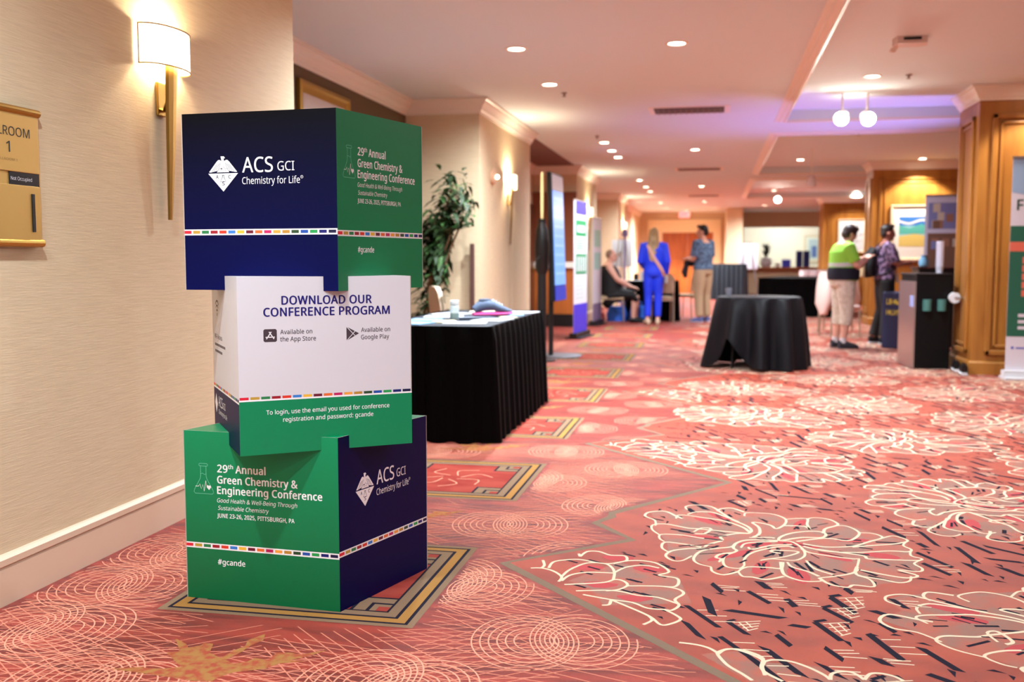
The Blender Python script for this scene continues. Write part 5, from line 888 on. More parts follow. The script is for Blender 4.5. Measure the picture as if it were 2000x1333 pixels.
m = MB(); m.poly([(0, 0, 0), (.14, .02, 0), (.13, .09, .012), (.02, .1, .004)]); 
t = thing('hand_cup', 'small grey cup at the left edge of the nearest draped table', 'cup', (.16, 11.1, .768))
m = MB(); m.lathe([(.025, 0), (.034, .05), (.036, .085), (.033, .085), (.028, .01)], n=16); m.build('cup_body', mat('grey_cup', (120, 120, 132), .4), t, True)
skirt('table_skirt', 'dark pleated skirt on the tall far table before the wooden doors', .42, 30.0, .95, .7, 1.03, .12, amp=.02, material=mat('slate_cloth', (30, 38, 46), .7), flare=.05)
t = thing('high_table', 'tall far table wrapped in a dark skirt before the doors', 'table', (.42, 30.0, 0)); m = MB(); m.box((0, 0, 1.025), (.95, .7, .03)); m.build('tabletop', mat('slate_top', (44, 50, 58), .6), t)
m = MB(); m.tube([(0, 0, 0), (0, 0, 1.01)], .03); m.build('leg', black, t)
def boxtable(label, cx, cy, w, d, h, rz, clothm, toplab):
    t = thing('banquet_table', toplab, 'table', (cx, cy, 0), rz); m = MB(); m.box((0, 0, h-.02), (w, d, .03)); m.build('tabletop', clothm, t)
    for sx in (-1, 1):
        m = MB(); m.tube([(sx*w*.4, 0, 0), (sx*w*.4, 0, h-.03)], .02, 8); m.build('leg', steel, t)
    return skirt('table_skirt', label, cx, cy, w, d, h, .2, amp=.008, material=clothm, flare=.03, rz=rz)
boxtable('plain black cloth around the long table before the service counter', 1.95, 22.3, 1.5, 2.6, .78, R(-14), blackcloth, 'long black-draped table before the service counter')
boxtable('black cloth around the exhibit table between the woman in blue and the man', -1.15, 19.3, .95, .6, .755, R(0), blackcloth, 'exhibit table with pale top behind the woman in blue')
m = MB(); m.box((0, 0, .004), (.5, .34, .008), bev=.002); o = m.build('table_runner', mat('pale_blue_print', (206, 226, 246), .5), None); o.location = (-1.36, 19.2, .756); tag(o, 'pale blue printed sheet on the exhibit table', 'sheet')
for x, y, h, c, lab in ((-1.48, 19.42, .13, (24, 24, 30), 'small black box standing on the exhibit table'), (-1.36, 19.45, .17, (236, 236, 240), 'small white upright card on the exhibit table')):
    m = MB(); m.box((0, 0, h/2), (.09, .05, h), bev=.008); o = m.build('display_card', mat('card_%d' % c[0], c, .5), None); o.location = (x, y, .757); tag(o, lab, 'card')
for i, (x, y, w, h, c, lab) in enumerate(((-1.79, 18.85, .38, .28, (60, 126, 255), 'bright blue bag on the floor behind the seated person'), (-1.40, 18.84, .3, .30, (60, 130, 255), 'larger blue bag beside the exhibit table'), (-2.09, 18.8, .15, .16, (210, 90, 70), 'small red bag at the far left behind the chair'))):
    t = thing('tote_bag', lab, 'bag', (x, y, 0)); m = MB(); m.tube([(0, 0, 0), (0, 0, h*.5), (0, 0, h)], [(w/2, .09), (w/2*1.04, .1), (w/2*.8, .05)], 16, xax=(1, 0, 0)); m.build('bag_body', mat('bag_%d' % i, c, .5), t, True)
    m = MB(); m.tube(smoothpath([(-w*.25, 0, h-.01), (-w*.2, 0, h+.07), (w*.2, 0, h+.07), (w*.25, 0, h-.01)], 4), .008, 6); m.build('handle', mat('bag_%d' % i, c, .5), t)
# ------------------------------------------------------------------ display screen, ring-light stand, roll-ups
t = thing('digital_display', 'tall blue digital screen on a pole with a round base, seen edge-on', 'screen', (-1.82, 11.72, 0), R(87))
m = MB(); m.box((0, 0, 0), (.66, .05, 1.50), bev=.012); o = m.build('screen_frame', black, t); o.location = (0, .02, 1.42); o.rotation_euler = (R(-2.0), 0, 0)
def spart(nm, z, h, mt):
    m = MB(); m.box((0, -.036, z), (.61, .004, h)); p = m.build(nm, mt, o); return p
spart('header_panel', .635, .18, mat('screen_grey', (190, 186, 196), .3, emit=.15)); 
m = MB(); m.box((0, -.036, -.01), (.61, .004, 1.10), 0); f = Face(m, (0, -.038, 0), (1, 0, 0), (0, 0, 1), (0, -1, 0), .0006)
for k in range(9): f.rect(-.26, .44-.11*k, .26, .47-.11*k, 1); 
m.build('screen', [mat('screen_blue', (110, 168, 246), .3, emit=.45), mat('screen_line', (140, 186, 248), .3, emit=.45)], o, recalc=False)
spart('footer_panel', -.655, .17, mat('screen_navy', (24, 60, 190), .3, emit=.3))
m = MB(); m.tube([(0, .08, .02), (0, .08, 1.9)], .03, 12); m.build('pole', black, t)
m = MB(); m.lathe([(.28, 0), (.28, .016), (.27, .022), (.001, .022)], c=(.06, .0, 0), n=40); m.build('base_plate', greysteel, t)
t = thing('ring_light_stand', 'black stand with a tall golden light hoop and cloth hung on it', 'light stand', (-1.925, 11.22, 0), R(97))
m = MB(); m.tube([(0, 0, .0), (0, 0, 1.62)], [.055, .045], 12); m.build('pole', black, t)
m = MB(); m.tube(smoothpath([(.10*math.sin(2*PI*i/20), 0, 1.88-.26*math.cos(2*PI*i/20)) for i in range(20)], 2, True)+[(0, 0, 1.62)], .011, 8); m.build('light_hoop', mat('hoop_gold', (226, 208, 150), .35, emit=.5), t, True)
m = MB(); m.tube([(0, 0, 1.60), (0, 0, 1.5), (.01, 0, 1.3), (.02, 0, 1.05), (0, 0, .94)], [(.04, .03), (.07, .07), (.09, .085), (.08, .075), (.04, .03)], 14, xax=(1, 0, 0)); m.build('hanging_cloth', mat('glossy_black', (16, 15, 16), .35), t, True)
m = MB(); m.tube([(-.05, 0, 1.22), (-.2, .05, 1.16), (-.26, .06, 1.08)], .007, 6); m.build('cable', black, t)
m = MB(); m.lathe([(.16, 0), (.16, .012), (.001, .014)], n=24); m.build('base', black, t)
def rollup(label, c, rz, w, h, art, mats, base=black, bw=.12):
    t = thing('roll_up_banner', label, 'banner', c, rz)
    m = MB(); m.prism([(-w/2-.02, -bw), (w/2+.02, -bw), (w/2+.02, bw), (-w/2-.02, bw)], 0, .02); m.prism([(-w/2-.02, -bw*.45), (w/2+.02, -bw*.45), (w/2+.02, bw*.45), (-w/2-.02, bw*.45)], .02, .085); m.build('base_cassette', base, t)
    m = MB(); m.box((0, 0, .085+(h-.085)/2), (w, .004, h-.085), 0); art(Face(m, (-w/2, -.0025, .085), (1, 0, 0), (0, 0, 1), (0, -1, 0), .0005)); m.build('banner_sheet', mats, t, recalc=False)
    m = MB(); m.box((0, 0, h+.008), (w+.01, .02, .022)); m.build('top_rail', steel, t)
    m = MB(); m.tube([(0, .02, .08), (0, .02, h)], .009, 8); m.build('support_pole', steel, t); return t
bw_, bg_, bp_, bo_ = mat('banner_white', (206, 204, 212), .5), mat('banner_green', (16, 126, 72), .5), mat('banner_violet', (62, 48, 190), .5), mat('banner_pale', (150, 190, 178), .5)
def ra(f):
    f.rect(0, .0, .85, .42, 2); f.rect(.1, 1.74, .8, 1.93, 2); f.rect(.1, 1.42, .78, 1.66, 1); f.rect(.2, 1.48, .68, 1.58, 0, 2); f.rect(.12, .86, .8, 1.16, 1)
    for k in range(4): f.rect(.2+.15*k, .9, .28+.15*k, 1.12, 0, 2)
    for k in range(5): f.rect(.12, 1.22+.035*k, .6, 1.235+.035*k, 1)
    for k in range(5): f.rect(.12, .5+.06*k, .65, .515+.06*k, 3)
rollup('white roll-up banner with violet and green blocks, seen edge-on beside the screen', (-1.955, 14.8, 0), R(84), .85, 2.02, ra, [bw_, bg_, bp_, bo_])
def rb(f): f.rect(.1, 1.3, .7, 1.6, 1); f.rect(.1, .9, .7, 1.2, 3); f.rect(0, 0, .85, .3, 2)
rollup('pale roll-up banner beyond the violet one, left of the seated person', (-2.04, 17.70, 0), R(86), .8, 1.88, rb, [mat('banner_dull', (206, 200, 208), .5), mat('banner_sage', (150, 190, 170), .5), mat('banner_plum', (120, 100, 130), .5), bo_])
def rc(f):
    f.rect(0, .33, .85, 1.40, 1); f.rect(0, 1.155, .85, 1.245, 2, 2); f.rect(0, 1.40, .85, 1.86, 0); f.poly([(0, 1.72), (.3, 1.66), (.85, 1.75), (.85, 2.04), (0, 2.04)], 3, 2)
    f.text('F', .05, .11, 1.55, .10, 4, .05, 0, 3)
    for k in range(5): f.rect(.12, .72+.08*k, .17, .78+.08*k, 2, 2)
    for k in range(3): f.rect(.10, .40+.06*k, .22, .43+.06*k, 0, 2)
    f.poly(circ(.06, .22, .014), 5); f.rect(.09, .21, .3, .225, 5)
rollup('roll-up banner with green block and salmon stripe before the nearest pillar', (3.22, 10.42, 0), R(0), .85, 2.13, rc, [mat('banner_lilac', (220, 216, 226), .5), mat('banner_forest', (38, 100, 78), .5), mat('banner_salmon', (224, 112, 88), .5), mat('banner_sky', (150, 178, 208), .5), mat('banner_ink', (40, 70, 60), .5), mat('banner_blue', (80, 90, 190), .5)], base=paper)
def rd(f):
    rr = random.Random(8)
    for u0, v0, u1, v1, c in ((.04, 1.5, .40, 1.86, 1), (.44, 1.5, .82, 1.86, 2), (.04, .9, .48, 1.44, 3), (.52, 1.18, .82, 1.44, 4), (.52, .6, .82, 1.12, 0), (.04, .4, .48, .84, 5)):
        f.rect(u0, v0, u1, v1, c)
        for q in range(7):
            a, b = rr.uniform(u0, u1-.1), rr.uniform(v0, v1-.12); f.rect(a, b, a+.09, b+.11, rr.choice([1, 2, 3, 5]), 2+.3*q)
rollup('tall mauve roll-up banner with brown photo panels behind the bin', (3.29, 14.75, 0), R(-4), .86, 2.04, rd, [mat('banner_mauve', (190, 176, 194), .5), mat('photo_blue', (116, 112, 156), .5), mat('photo_tan', (184, 160, 146), .5), mat('photo_brown', (112, 74, 58), .5), mat('photo_red', (120, 36, 44), .5), mat('photo_rust', (146, 96, 76), .5)])
# ------------------------------------------------------------------ bin, cups, kiosk table
t = thing('waste_bin', 'black waste bin with steel side and two openings beside the nearest pillar', 'bin', (2.235, 11.48, 0), R(6))
m = MB(); m.box((.02, 0, .5), (.36, .56, 1.0), bev=.01); m.build('bin_body', mat('bin_black', (6, 6, 8), .5, spec=.2), t)
m = MB(); m.box((-.172, 0, .47), (.02, .54, .92)); m.box((-.176, -.2, .72), (.02, .12, .12), 1); m.build('side_panel', [mat('steel_side', (196, 178, 170), .3, metal=.85), mat('bright_blue_square', (170, 190, 250), .3)], t)  # small square of bright blue set on the steel side
for dx in (-.05, .10):
    m = MB(); m.tube([(dx, -.285, .74), (dx, -.285, .62)], [.045, .045], 14); m.build('opening', mat('bin_teal', (70, 116, 110), .4), t, label='teal opening')
m = MB(); m.box((.02, 0, 1.005), (.38, .58, .02), bev=.006); m.build('lid', black, t)
t = thing('cup_stack', 'tall stack of white paper cups on top of the bin', 'cups', (2.38, 11.45, 1.016))
for k in range(12):
    m = MB(); m.lathe([(.032, .024*k), (.041, .024*k+.07), (.043, .024*k+.072), (.043, .024*k+.078), (.04, .024*k+.078)], n=18); m.build('cup', mat('cup_white', (222, 222, 240), .5), t, True)
def txtbars(f, rows):
    rr = random.Random(2)
    for v, u0, u1, h in rows:
        u = u0
        while u < u1-.02:
            w = rr.uniform(.022, .034); f.rect(u, v, u+.008, v+h, 1, 2); f.rect(u, v+h*rr.choice([0, .4, .8]), u+w, v+h*rr.choice([.2, .55, 1]), 1, 2); u += w+.012
t = thing('banquet_table', 'small table draped in navy cloth with yellow writing behind the bin', 'table', (2.56, 13.6, 0), R(-52))
m = MB(); m.box((0, 0, .37), (.8, .36, .74), 0, bev=.02); f = Face(m, (-.4, -.1805, 0), (1, 0, 0), (0, 0, 1), (0, -1, 0), .001); txtbars(f, ((.58, .08, .42, .07), (.44, .08, .48, .07)))
m.build('table_cover', [mat('navy_cover', (30, 32, 66), .6), mat('yellow_print', (240, 206, 70), .5)], t, recalc=False)
t = thing('counter_stand', 'tall black counter behind the navy draped table', 'counter', (3.04, 14.3, 0)); m = MB(); m.box((0, 0, .52), (.75, .5, 1.04), bev=.01); m.build('counter_body', black, t); m = MB(); m.box((0, 0, 1.05), (.8, .55, .02)); m.build('counter_top', mat('maroon_top', (84, 44, 36), .5), t)
t = thing('water_jug', 'blue glass jug on the black counter before the mauve banner', 'jug', (2.74, 14.15, 1.061)); m = MB(); m.lathe([(.04, 0), (.062, .015), (.066, .08), (.04, .12), (.036, .145)], n=18); m.build('jug_body', mat('jug_blue', (120, 170, 200), .15), t, True); m = MB(); m.lathe([(.038, .145), (.038, .157), (.001, .16)], n=18); m.build('lid', mat('jug_lid', (70, 110, 160), .4), t)
t = thing('paper_holder', 'short white roll holder fixed to the side of the nearest pillar', 'holder', (2.50, 11.3, .76)); m = MB(); m.tube([(-.02, -.16, 0), (-.02, .16, 0)], .055, 18); m.build('paper_roll', paper, t); m = MB(); m.tube([(.055, -.17, 0), (-.02, -.17, 0), (-.02, .17, 0), (.055, .17, 0)], .008, 6); m.build('bracket', steel, t)
t = thing('garment_bag', 'slim navy bag with white top leaning between bin and pillar', 'bag', (2.50, 11.95, 0)); m = MB(); m.tube([(0, 0, .05), (0, 0, .5), (0, 0, .82)], [(.035, .1), (.035, .11), (.02, .08)], 12, xax=(1, 0, 0)); m.build('bag_body', mat('denim_navy', (36, 48, 76), .7), t, True); m = MB(); m.tube([(0, 0, .80), (0, 0, .95)], [(.02, .07), (.015, .05)], 12, xax=(1, 0, 0)); m.build('bag_top', mat('pale_blue_cloth', (190, 204, 230), .6), t, True)
for k, (x, y) in enumerate(((2.49, 11.06), (2.49, 10.75))):
    t = thing('sneaker', ('black sneaker with white edge standing on the carpet right of the bin', 'second black sneaker, behind the first right of the bin')[k], 'shoe', (x, y, 0), R(85))
    m = MB(); m.tube([(-.12, 0, .015), (0, 0, .015), (.12, 0, .018)], [(.032, .014), (.04, .015), (.03, .012)], 12, xax=(0, 1, 0)); m.build('sole', paper, t, True)
    m = MB(); m.tube([(-.11, 0, .06), (-.04, 0, .07), (.05, 0, .05), (.11, 0, .035)], [(.03, .05), (.035, .055), (.036, .032), (.02, .014)], 12, xax=(0, 1, 0)); m.build('upper', black, t, True)
# covered chairs, flip chart, counter things
for k, (x, y, a, lab) in enumerate(((1.88, 15.7, -72, 'chair with a pale pink cover left of the woman in green'), (1.92, 16.75, 72, 'chair with a pale pink cover right of the woman in green'))):
    t = chair('covered_chair', lab, (x, y, 0), R(a), mat('pale_pink_cover', (220, 190, 180), .8), mat('pale_pink_cover', (0, 0, 0)), champagne, 'covered chairs behind the woman in green')
    m = MB(); m.tube([(0, -.26, .98), (0, -.26, .93), (0, -.27, .75), (.03, -.28, .52), (.06, -.29, .34)], [(.15, .03), (.20, .06), (.215, .08), (.22, .10), (.08, .05)], 20, xax=(1, 0, 0)); m.build('chair_cover', mat('pale_pink_cover', (0, 0, 0)), t, True)
t = thing('flip_chart', 'white flip chart board standing behind the seated person', 'flip chart', (-1.86, 20.6, 0), R(8))
m = MB(); m.box((0, 0, 1.29), (.42, .02, .56)); o = m.build('board', paper, t); o.rotation_euler = (R(-4), 0, 0)
for dx, dy in ((-.22, -.1), (.22, -.1), (0, .35)):
    m = MB(); m.tube([(dx*.3, .02, 1.6), (dx, dy, 0)], .012, 8); m.build('leg', steel, t)
t = thing('pole_stand', 'thin violet pole lamp between the seated person and the woman', 'stand', (-1.71, 19.5, 0)); m = MB(); m.tube([(0, 0, .02), (0, 0, 1.62)], .02, 8); m.build('pole', mat('violet_metal', (140, 130, 190), .4), t); m = MB(); m.lathe([(.07, 0), (.07, .02), (.001, .022)], n=20); m.build('base', black, t); m = MB(); m.lathe([(.02, 1.6), (.06, 1.62), (.05, 1.74), (.02, 1.75)], n=14); m.build('head', mat('violet_metal', (0, 0, 0)), t)
t = thing('easel', 'easel holding a small pale sign before the service counter', 'easel', (1.0, 30.9, 0))
m = MB(); m.box((0, 0, 1.25), (.55, .02, .75), bev=.004); m.build('sign_board', mat('sign_lilac', (216, 206, 214), .6), t)
for dx, dy in ((-.3, -.12), (.3, -.12), (0, .4)):
    m = MB(); m.tube([(dx*.25, .02, 1.7), (dx, dy, 0)], .016, 8); m.build('leg', mat('easel_grey', (120, 110, 110), .5), t)
t = thing('potted_plant', 'dark spindly plant in a pale vase on the service counter', 'plant', (1.72, 34.85, .906)); m = MB(); m.lathe([(.12, 0), (.2, .12), (.16, .3), (.1, .33)], n=18); m.build('vase', paper, t, True)
m = MB(); rr = random.Random(6)
for k in range(26):
    a = rr.uniform(0, 6.28); z = rr.uniform(.35, .75); m.tube([(0, 0, .3), (.05*math.cos(a), .05*math.sin(a), z), (.16*math.cos(a), .13*math.sin(a), z+.12)], [.01, .02, .004], 6)
m.build('foliage', mat('dark_leaf', (44, 46, 30), .6), t)
for x, w, h, c, lab in ((2.38, .28, .26, (70, 80, 220), 'violet-blue box on the service counter'), (2.8, .2, .55, (24, 40, 120), 'left of two dark blue upright packs on the service counter'), (3.03, .2, .55, (24, 40, 120), 'right of two dark blue upright packs on the service counter'), (1.3, .34, .1, (110, 150, 160), 'teal dish at the left end of the service counter'), (2.1, .16, .14, (230, 226, 214), 'small white pot on the service counter')):
    m = MB(); m.box((0, 0, h/2), (w, .2, h), bev=.02); o = m.build('counter_box', mat('cb_%d_%d' % (c[0], c[1]), c, .5), None); o.location = (x, 34.85, .906); tag(o, lab, 'box')
boxtable('white cloth on the low table right below the service counter', 2.75, 26.5, 1.1, .9, .88, 0, mat('white_cloth', (232, 222, 226), .8), 'white-draped table right below the service counter')
# ------------------------------------------------------------------ people
def remeshed(mb, name, mats, parent, voxel, smooth=4):
    me = mb.mesh(name+'_src', mats); o = bpy.data.objects.new(name+'_src', me); COL.objects.link(o)
    md = o.modifiers.new('r', 'REMESH'); md.mode = 'VOXEL'; md.voxel_size = voxel
    ms = o.modifiers.new('s', 'SMOOTH'); ms.iterations = smooth; ms.factor = .5
    bpy.context.view_layer.update(); dg = bpy.context.evaluated_depsgraph_get(); me2 = bpy.data.meshes.new_from_object(o.evaluated_get(dg))
    bpy.data.objects.remove(o); bpy.data.meshes.remove(me); me2.name = name
    me2.materials.clear()
    for mm in (mats if isinstance(mats, list) else [mats]): me2.materials.append(mm)
    me2.polygons.foreach_set('use_smooth', [True]*len(me2.polygons)); me2.polygons.foreach_set('material_index', [0]*len(me2.polygons))
    r = bpy.data.objects.new(name, me2); COL.objects.link(r); r.parent = parent; return r
def lerp(a, b, t): return Vector(a)+(Vector(b)-Vector(a))*t
def hand(mb, w, d, side, curl=.6):
    """palm, four unequal curled fingers and a thumb leaving the side of the palm"""
    w = Vector(w); d = Vector(d).normalized(); s_ = d.cross(Vector((0, 0, 1))); s_ = s_.normalized() if s_.length > .1 else Vector((1, 0, 0)); dn = s_.cross(d).normalized()
    if dn.z > 0: dn = -dn
    mb.tube([w-d*.02, w+d*.03, w+d*.085], [(.026, .02), (.038, .017), (.036, .014)], 10, xax=s_)
    for i, (L, o) in enumerate(((.068, -.028), (.078, -.0095), (.073, .0095), (.058, .028))):
        b = w+d*.08+s_*o; k1 = b+d*L*.45+dn*L*.15*curl; k2 = k1+(d*(1-curl*.6)+dn*curl).normalized()*L*.32; k3 = k2+(d*(1-curl)+dn*(.3+curl)).normalized()*L*.25
        mb.tube([b-d*.015, b, k1, k2, k3], [.0095, .0098, .009, .0085, .007], 8)
    b = w+d*.03+s_*(.03*side); mb.tube([b, b+s_*.022*side+d*.025+dn*.012, b+s_*.024*side+d*.055+dn*.03], [.012, .0105, .008], 8)
def person(label, loc, rz, sc, g, torso, arms, legs, head, sk, pieces, hair, group=None, voxel=.009, face=True):
    """torso: [(point, rx, ry)]; arms/legs: joint lists; head: (centre, yaw, pitch); pieces: list of garment builders"""
    t = thing('person', label, 'person', loc, rz, group); t.scale = (1, 1, 1)
    K = lambda p: Vector(p)*sc
    m = MB(); T = [K(p) for p, a, b in torso]; rx = [(a*sc*g, b*sc*g) for p, a, b in torso]
    m.tube(T, rx, 20, xax=(1, 0, 0))
    hc = K(head[0]); from mathutils import Euler
    E_ = Euler((head[2], 0, head[1]), 'ZYX') if False else Euler((head[2], 0, head[1])); Q = E_.to_matrix()
    hp = lambda x, y, z: hc+Q @ (Vector((x, y, z))*sc)
    m.tube([T[-1]-Vector((0, 0, .03*sc)), lerp(T[-1], hc, .5), hp(0, -.01, -.05)], [.058*sc, .052*sc, .05*sc], 12)
    m.ell(hp(0, -.008, .025), (.074*sc, .092*sc, .098*sc), 16, rot=E_); m.ell(hp(0, .02, -.045), (.058*sc, .068*sc, .07*sc), 14, rot=E_)      # skull and jaw
    m.ell(hp(0, .07, -.088), (.022*sc, .02*sc, .018*sc), 8); m.tube([hp(0, .082, .012), hp(0, .103, -.022), hp(0, .09, -.036)], [.008*sc, .014*sc, .012*sc], 8)   # chin, nose
    m.tube([hp(-.035, .078, .022), hp(0, .088, .024), hp(.035, .078, .022)], .010*sc, 8)
    for s_ in (-1, 1): m.ell(hp(s_*.076, -.005, -.012), (.012*sc, .02*sc, .03*sc), 8)
    for side, (sh, el, wr, hd) in zip((1, -1), arms):
        sh, el, wr = K(sh), K(el), K(wr); gg = 1+(g-1)*.9
        m.tube([lerp(sh, T[-2], .35), sh, lerp(sh, el, .35), lerp(sh, el, .8), el], [.05*sc*gg, .056*sc*gg, .05*sc*gg, .042*sc*gg, .040*sc*gg], 12)
        m.tube([el, lerp(el, wr, .3), lerp(el, wr, .75), wr], [.040*sc*gg, .042*sc*gg, .031*sc*gg, .025*sc], 12); hand(m, wr, hd, -side)
    for hip, kn, an, toe in legs:
        hip, kn, an, toe = K(hip), K(kn), K(an), K(toe); gg = 1+(g-1)*.8
        m.tube([hip, lerp(hip, kn, .35), lerp(hip, kn, .85), kn], [.088*sc*gg, .082*sc*gg, .060*sc*gg, .056*sc*gg], 14); m.tube([kn, lerp(kn, an, .3), lerp(kn, an, .8), an], [.054*sc*gg, .056*sc*gg, .038*sc*gg, .036*sc], 12)
        m.tube([an+Vector((0, 0, -.01)), lerp(an, toe, .5), toe], [(.036*sc, .04*sc), (.038*sc, .03*sc), (.03*sc, .018*sc)], 10)
    body = remeshed(m, 'body', [sk], t, voxel)
    if face:
        for s_ in (-1, 1):
            e = MB(); e.ell(hp(s_*.031, .077, .004), (.013*sc, .008*sc, .008*sc), 8); e.build('eye', mat('eye_dark', (40, 30, 28), .2), body, True)
        e = MB(); e.tube([hp(-.022, .081, -.055), hp(0, .088, -.056), hp(.022, .081, -.055)], .005*sc, 6); e.build('mouth', mat('lip', (170, 92, 84), .5), body, True)
    for fn in pieces: fn(t, K, T, rx, sc, g, arms, legs, hp)
    if hair: hair(t, hp, sc)
    return t
def shirt(mt, lo, hi, sleeve, e=.014, name='shirt', loose=1.0):
    def fn(t, K, T, rx, sc, g, arms, legs, hp):
        m = MB(); a = list(range(lo, hi)); m.tube([T[i] for i in a], [(rx[i][0]*loose+e, rx[i][1]*loose+e) for i in a], 22, xax=(1, 0, 0))
        for sh, el, wr, hd in arms:
            sh, el, wr = K(sh), K(el), K(wr); gg = 1+(g-1)*.9
            P = [lerp(sh, T[-2], .5), sh]; rr_ = [.058*sc*gg+e, .060*sc*gg+e]
            u = min(1, sleeve*2)
            for q in (.4, .75, 1): P.append(lerp(sh, el, q*u)); rr_.append((.056-.008*q)*sc*gg+e)
            if sleeve > .5:
                v = (sleeve-.5)*2
                for q in (.35, .7, 1): P.append(lerp(el, wr, q*v)); rr_.append((.047-.014*q*v)*sc*gg+e*.8)
            m.tube(P, rr_, 12)
        remeshed(m, name, [mt], t, .011)
    return fn
def trousers(mt, frac, e=.014, name='trousers', ntop=3):
    def fn(t, K, T, rx, sc, g, arms, legs, hp):
        m = MB(); m.tube([T[i] for i in range(ntop)], [(rx[i][0]+e*.7, rx[i][1]+e*.7) for i in range(ntop)], 20, xax=(1, 0, 0)); gg = 1+(g-1)*.8
        for hip, kn, an, toe in legs:
            hip, kn, an = K(hip), K(kn), K(an); P = [hip+Vector((0, 0, .02)), lerp(hip, kn, .35), lerp(hip, kn, .8), kn]; r = [.092*sc*gg+e, .086*sc*gg+e, .066*sc*gg+e, .062*sc*gg+e]
            for q in (.3, .7, 1): P.append(lerp(kn, an, q*frac)); r.append((.06-.012*q)*sc*gg+e)
            m.tube(P, r, 14)
        remeshed(m, name, [mt], t, .011)
    return fn
def shoes(mt, sole, e=.010, sock=None):
    def fn(t, K, T, rx, sc, g, arms, legs, hp):
        for hip, kn, an, toe in legs:
            an, toe = K(an), K(toe); d = (toe-an); d.z = 0; d = d.normalized(); xa = Vector((d.y, -d.x, 0))
            m = MB(); m.tube([an-d*.055+Vector((0, 0, -.02)), an+Vector((0, 0, -.022)), lerp(an, toe, .55)+Vector((0, 0, -.004)), toe+d*.02], [(.034, .04), (.042, .052), (.046, .036), (.03, .02)], 14, xax=xa); o = m.build('shoe', mt, t, True)
            m = MB(); b = Vector((an.x, an.y, .012)); q = Vector((toe.x, toe.y, .012)); m.tube([b-d*.06, b, lerp(b, q, .6), q+d*.03], [(.03, .012), (.042, .012), (.047, .012), (.028, .012)], 12, xax=xa); m.build('sole', sole, o, True)
            if sock:
                m = MB(); m.tube([an+Vector((0, 0, -.02)), an+Vector((0, 0, .06))], .043*sc, 12); m.build('sock', sock, t, True)
    return fn
STAND = [((0, 0, .86), .15, .11), ((0, 0, .94), .168, .12), ((0, 0, 1.05), .146, .105), ((0, 0, 1.2), .158, .113), ((0, .005, 1.33), .172, .112), ((0, 0, 1.42), .135, .085), ((0, .005, 1.475), .062, .058)]
LEGS = [((.09, 0, .9), (.1, .015, .49), (.1, -.02, .085), (.115, .15, .03)), ((-.09, 0, .9), (-.1, .015, .49), (-.1, -.02, .085), (-.115, .15, .03))]
# woman in blue, back to the camera
bl = mat('royal_blue_suit', (26, 58, 226), .6); blonde = mat('blonde_hair', (176, 146, 100), .5, mix=((126, 100, 68), (60, 60, 4), .4, .6))
def long_hair(t, hp, sc):
    m = MB(); m.ell(hp(0, -.018, .03), (.088*sc, .1*sc, .105*sc), 14); m.tube([hp(0, -.05, .02), hp(.0, -.085, -.15), hp(.0, -.12, -.30), hp(0, -.13, -.44), hp(.01, -.13, -.50)], [(.09*sc, .05*sc), (.105*sc, .045*sc), (.10*sc, .03*sc), (.07*sc, .025*sc), (.03*sc, .012*sc)], 14, xax=(1, 0, 0))
    remeshed(m, 'hair', [blonde], t, .011)
def strap(t, K, T, rx, sc, g, arms, legs, hp):
    m = MB(); m.tube(smoothpath([tuple(K((-.11, .02, 1.46))), tuple(K((-.10, -.10, 1.40))), tuple(K((.0, -.155, 1.2))), tuple(K((.14, -.145, .98))), tuple(K((.19, -.06, .86)))], 5), [(.028*sc, .006)]*21, 8, xax=(1, 0, .6)); m.build('bag_strap', mat('tan_strap', (206, 156, 140), .6), t)
    m = MB(); m.box(tuple(K((.22, .0, .80))), (.05, .2, .14), bev=.02); m.build('shoulder_bag', mat('grey_bag', (150, 150, 156), .6), t)
person('woman in a royal blue suit with long blonde hair, standing with her back turned', (-1.06, 18.0, 0), R(4), 1.0, .98, STAND,
       [((.185, 0, 1.40), (.235, -.03, 1.13), (.225, .09, .90), (0, .3, -1)), ((-.185, 0, 1.40), (-.235, -.02, 1.13), (-.16, .16, 1.02), (.2, 1, 0))],
       [((.085, 0, .9), (.085, .01, .49), (.08, -.02, .085), (.09, .14, .03)), ((-.085, 0, .9), (-.09, .01, .49), (-.10, -.04, .085), (-.15, .10, .03))], ((0, .02, 1.60), R(-6), 0), skin_l,
       [shirt(bl, 0, 6, .97, .018, 'jacket', 1.03), trousers(bl, .86, .012), shoes(mat('beige_shoe', (214, 190, 164), .5), mat('tan_sole', (170, 140, 110), .6)), strap], long_hair, 'visitors in the hall')
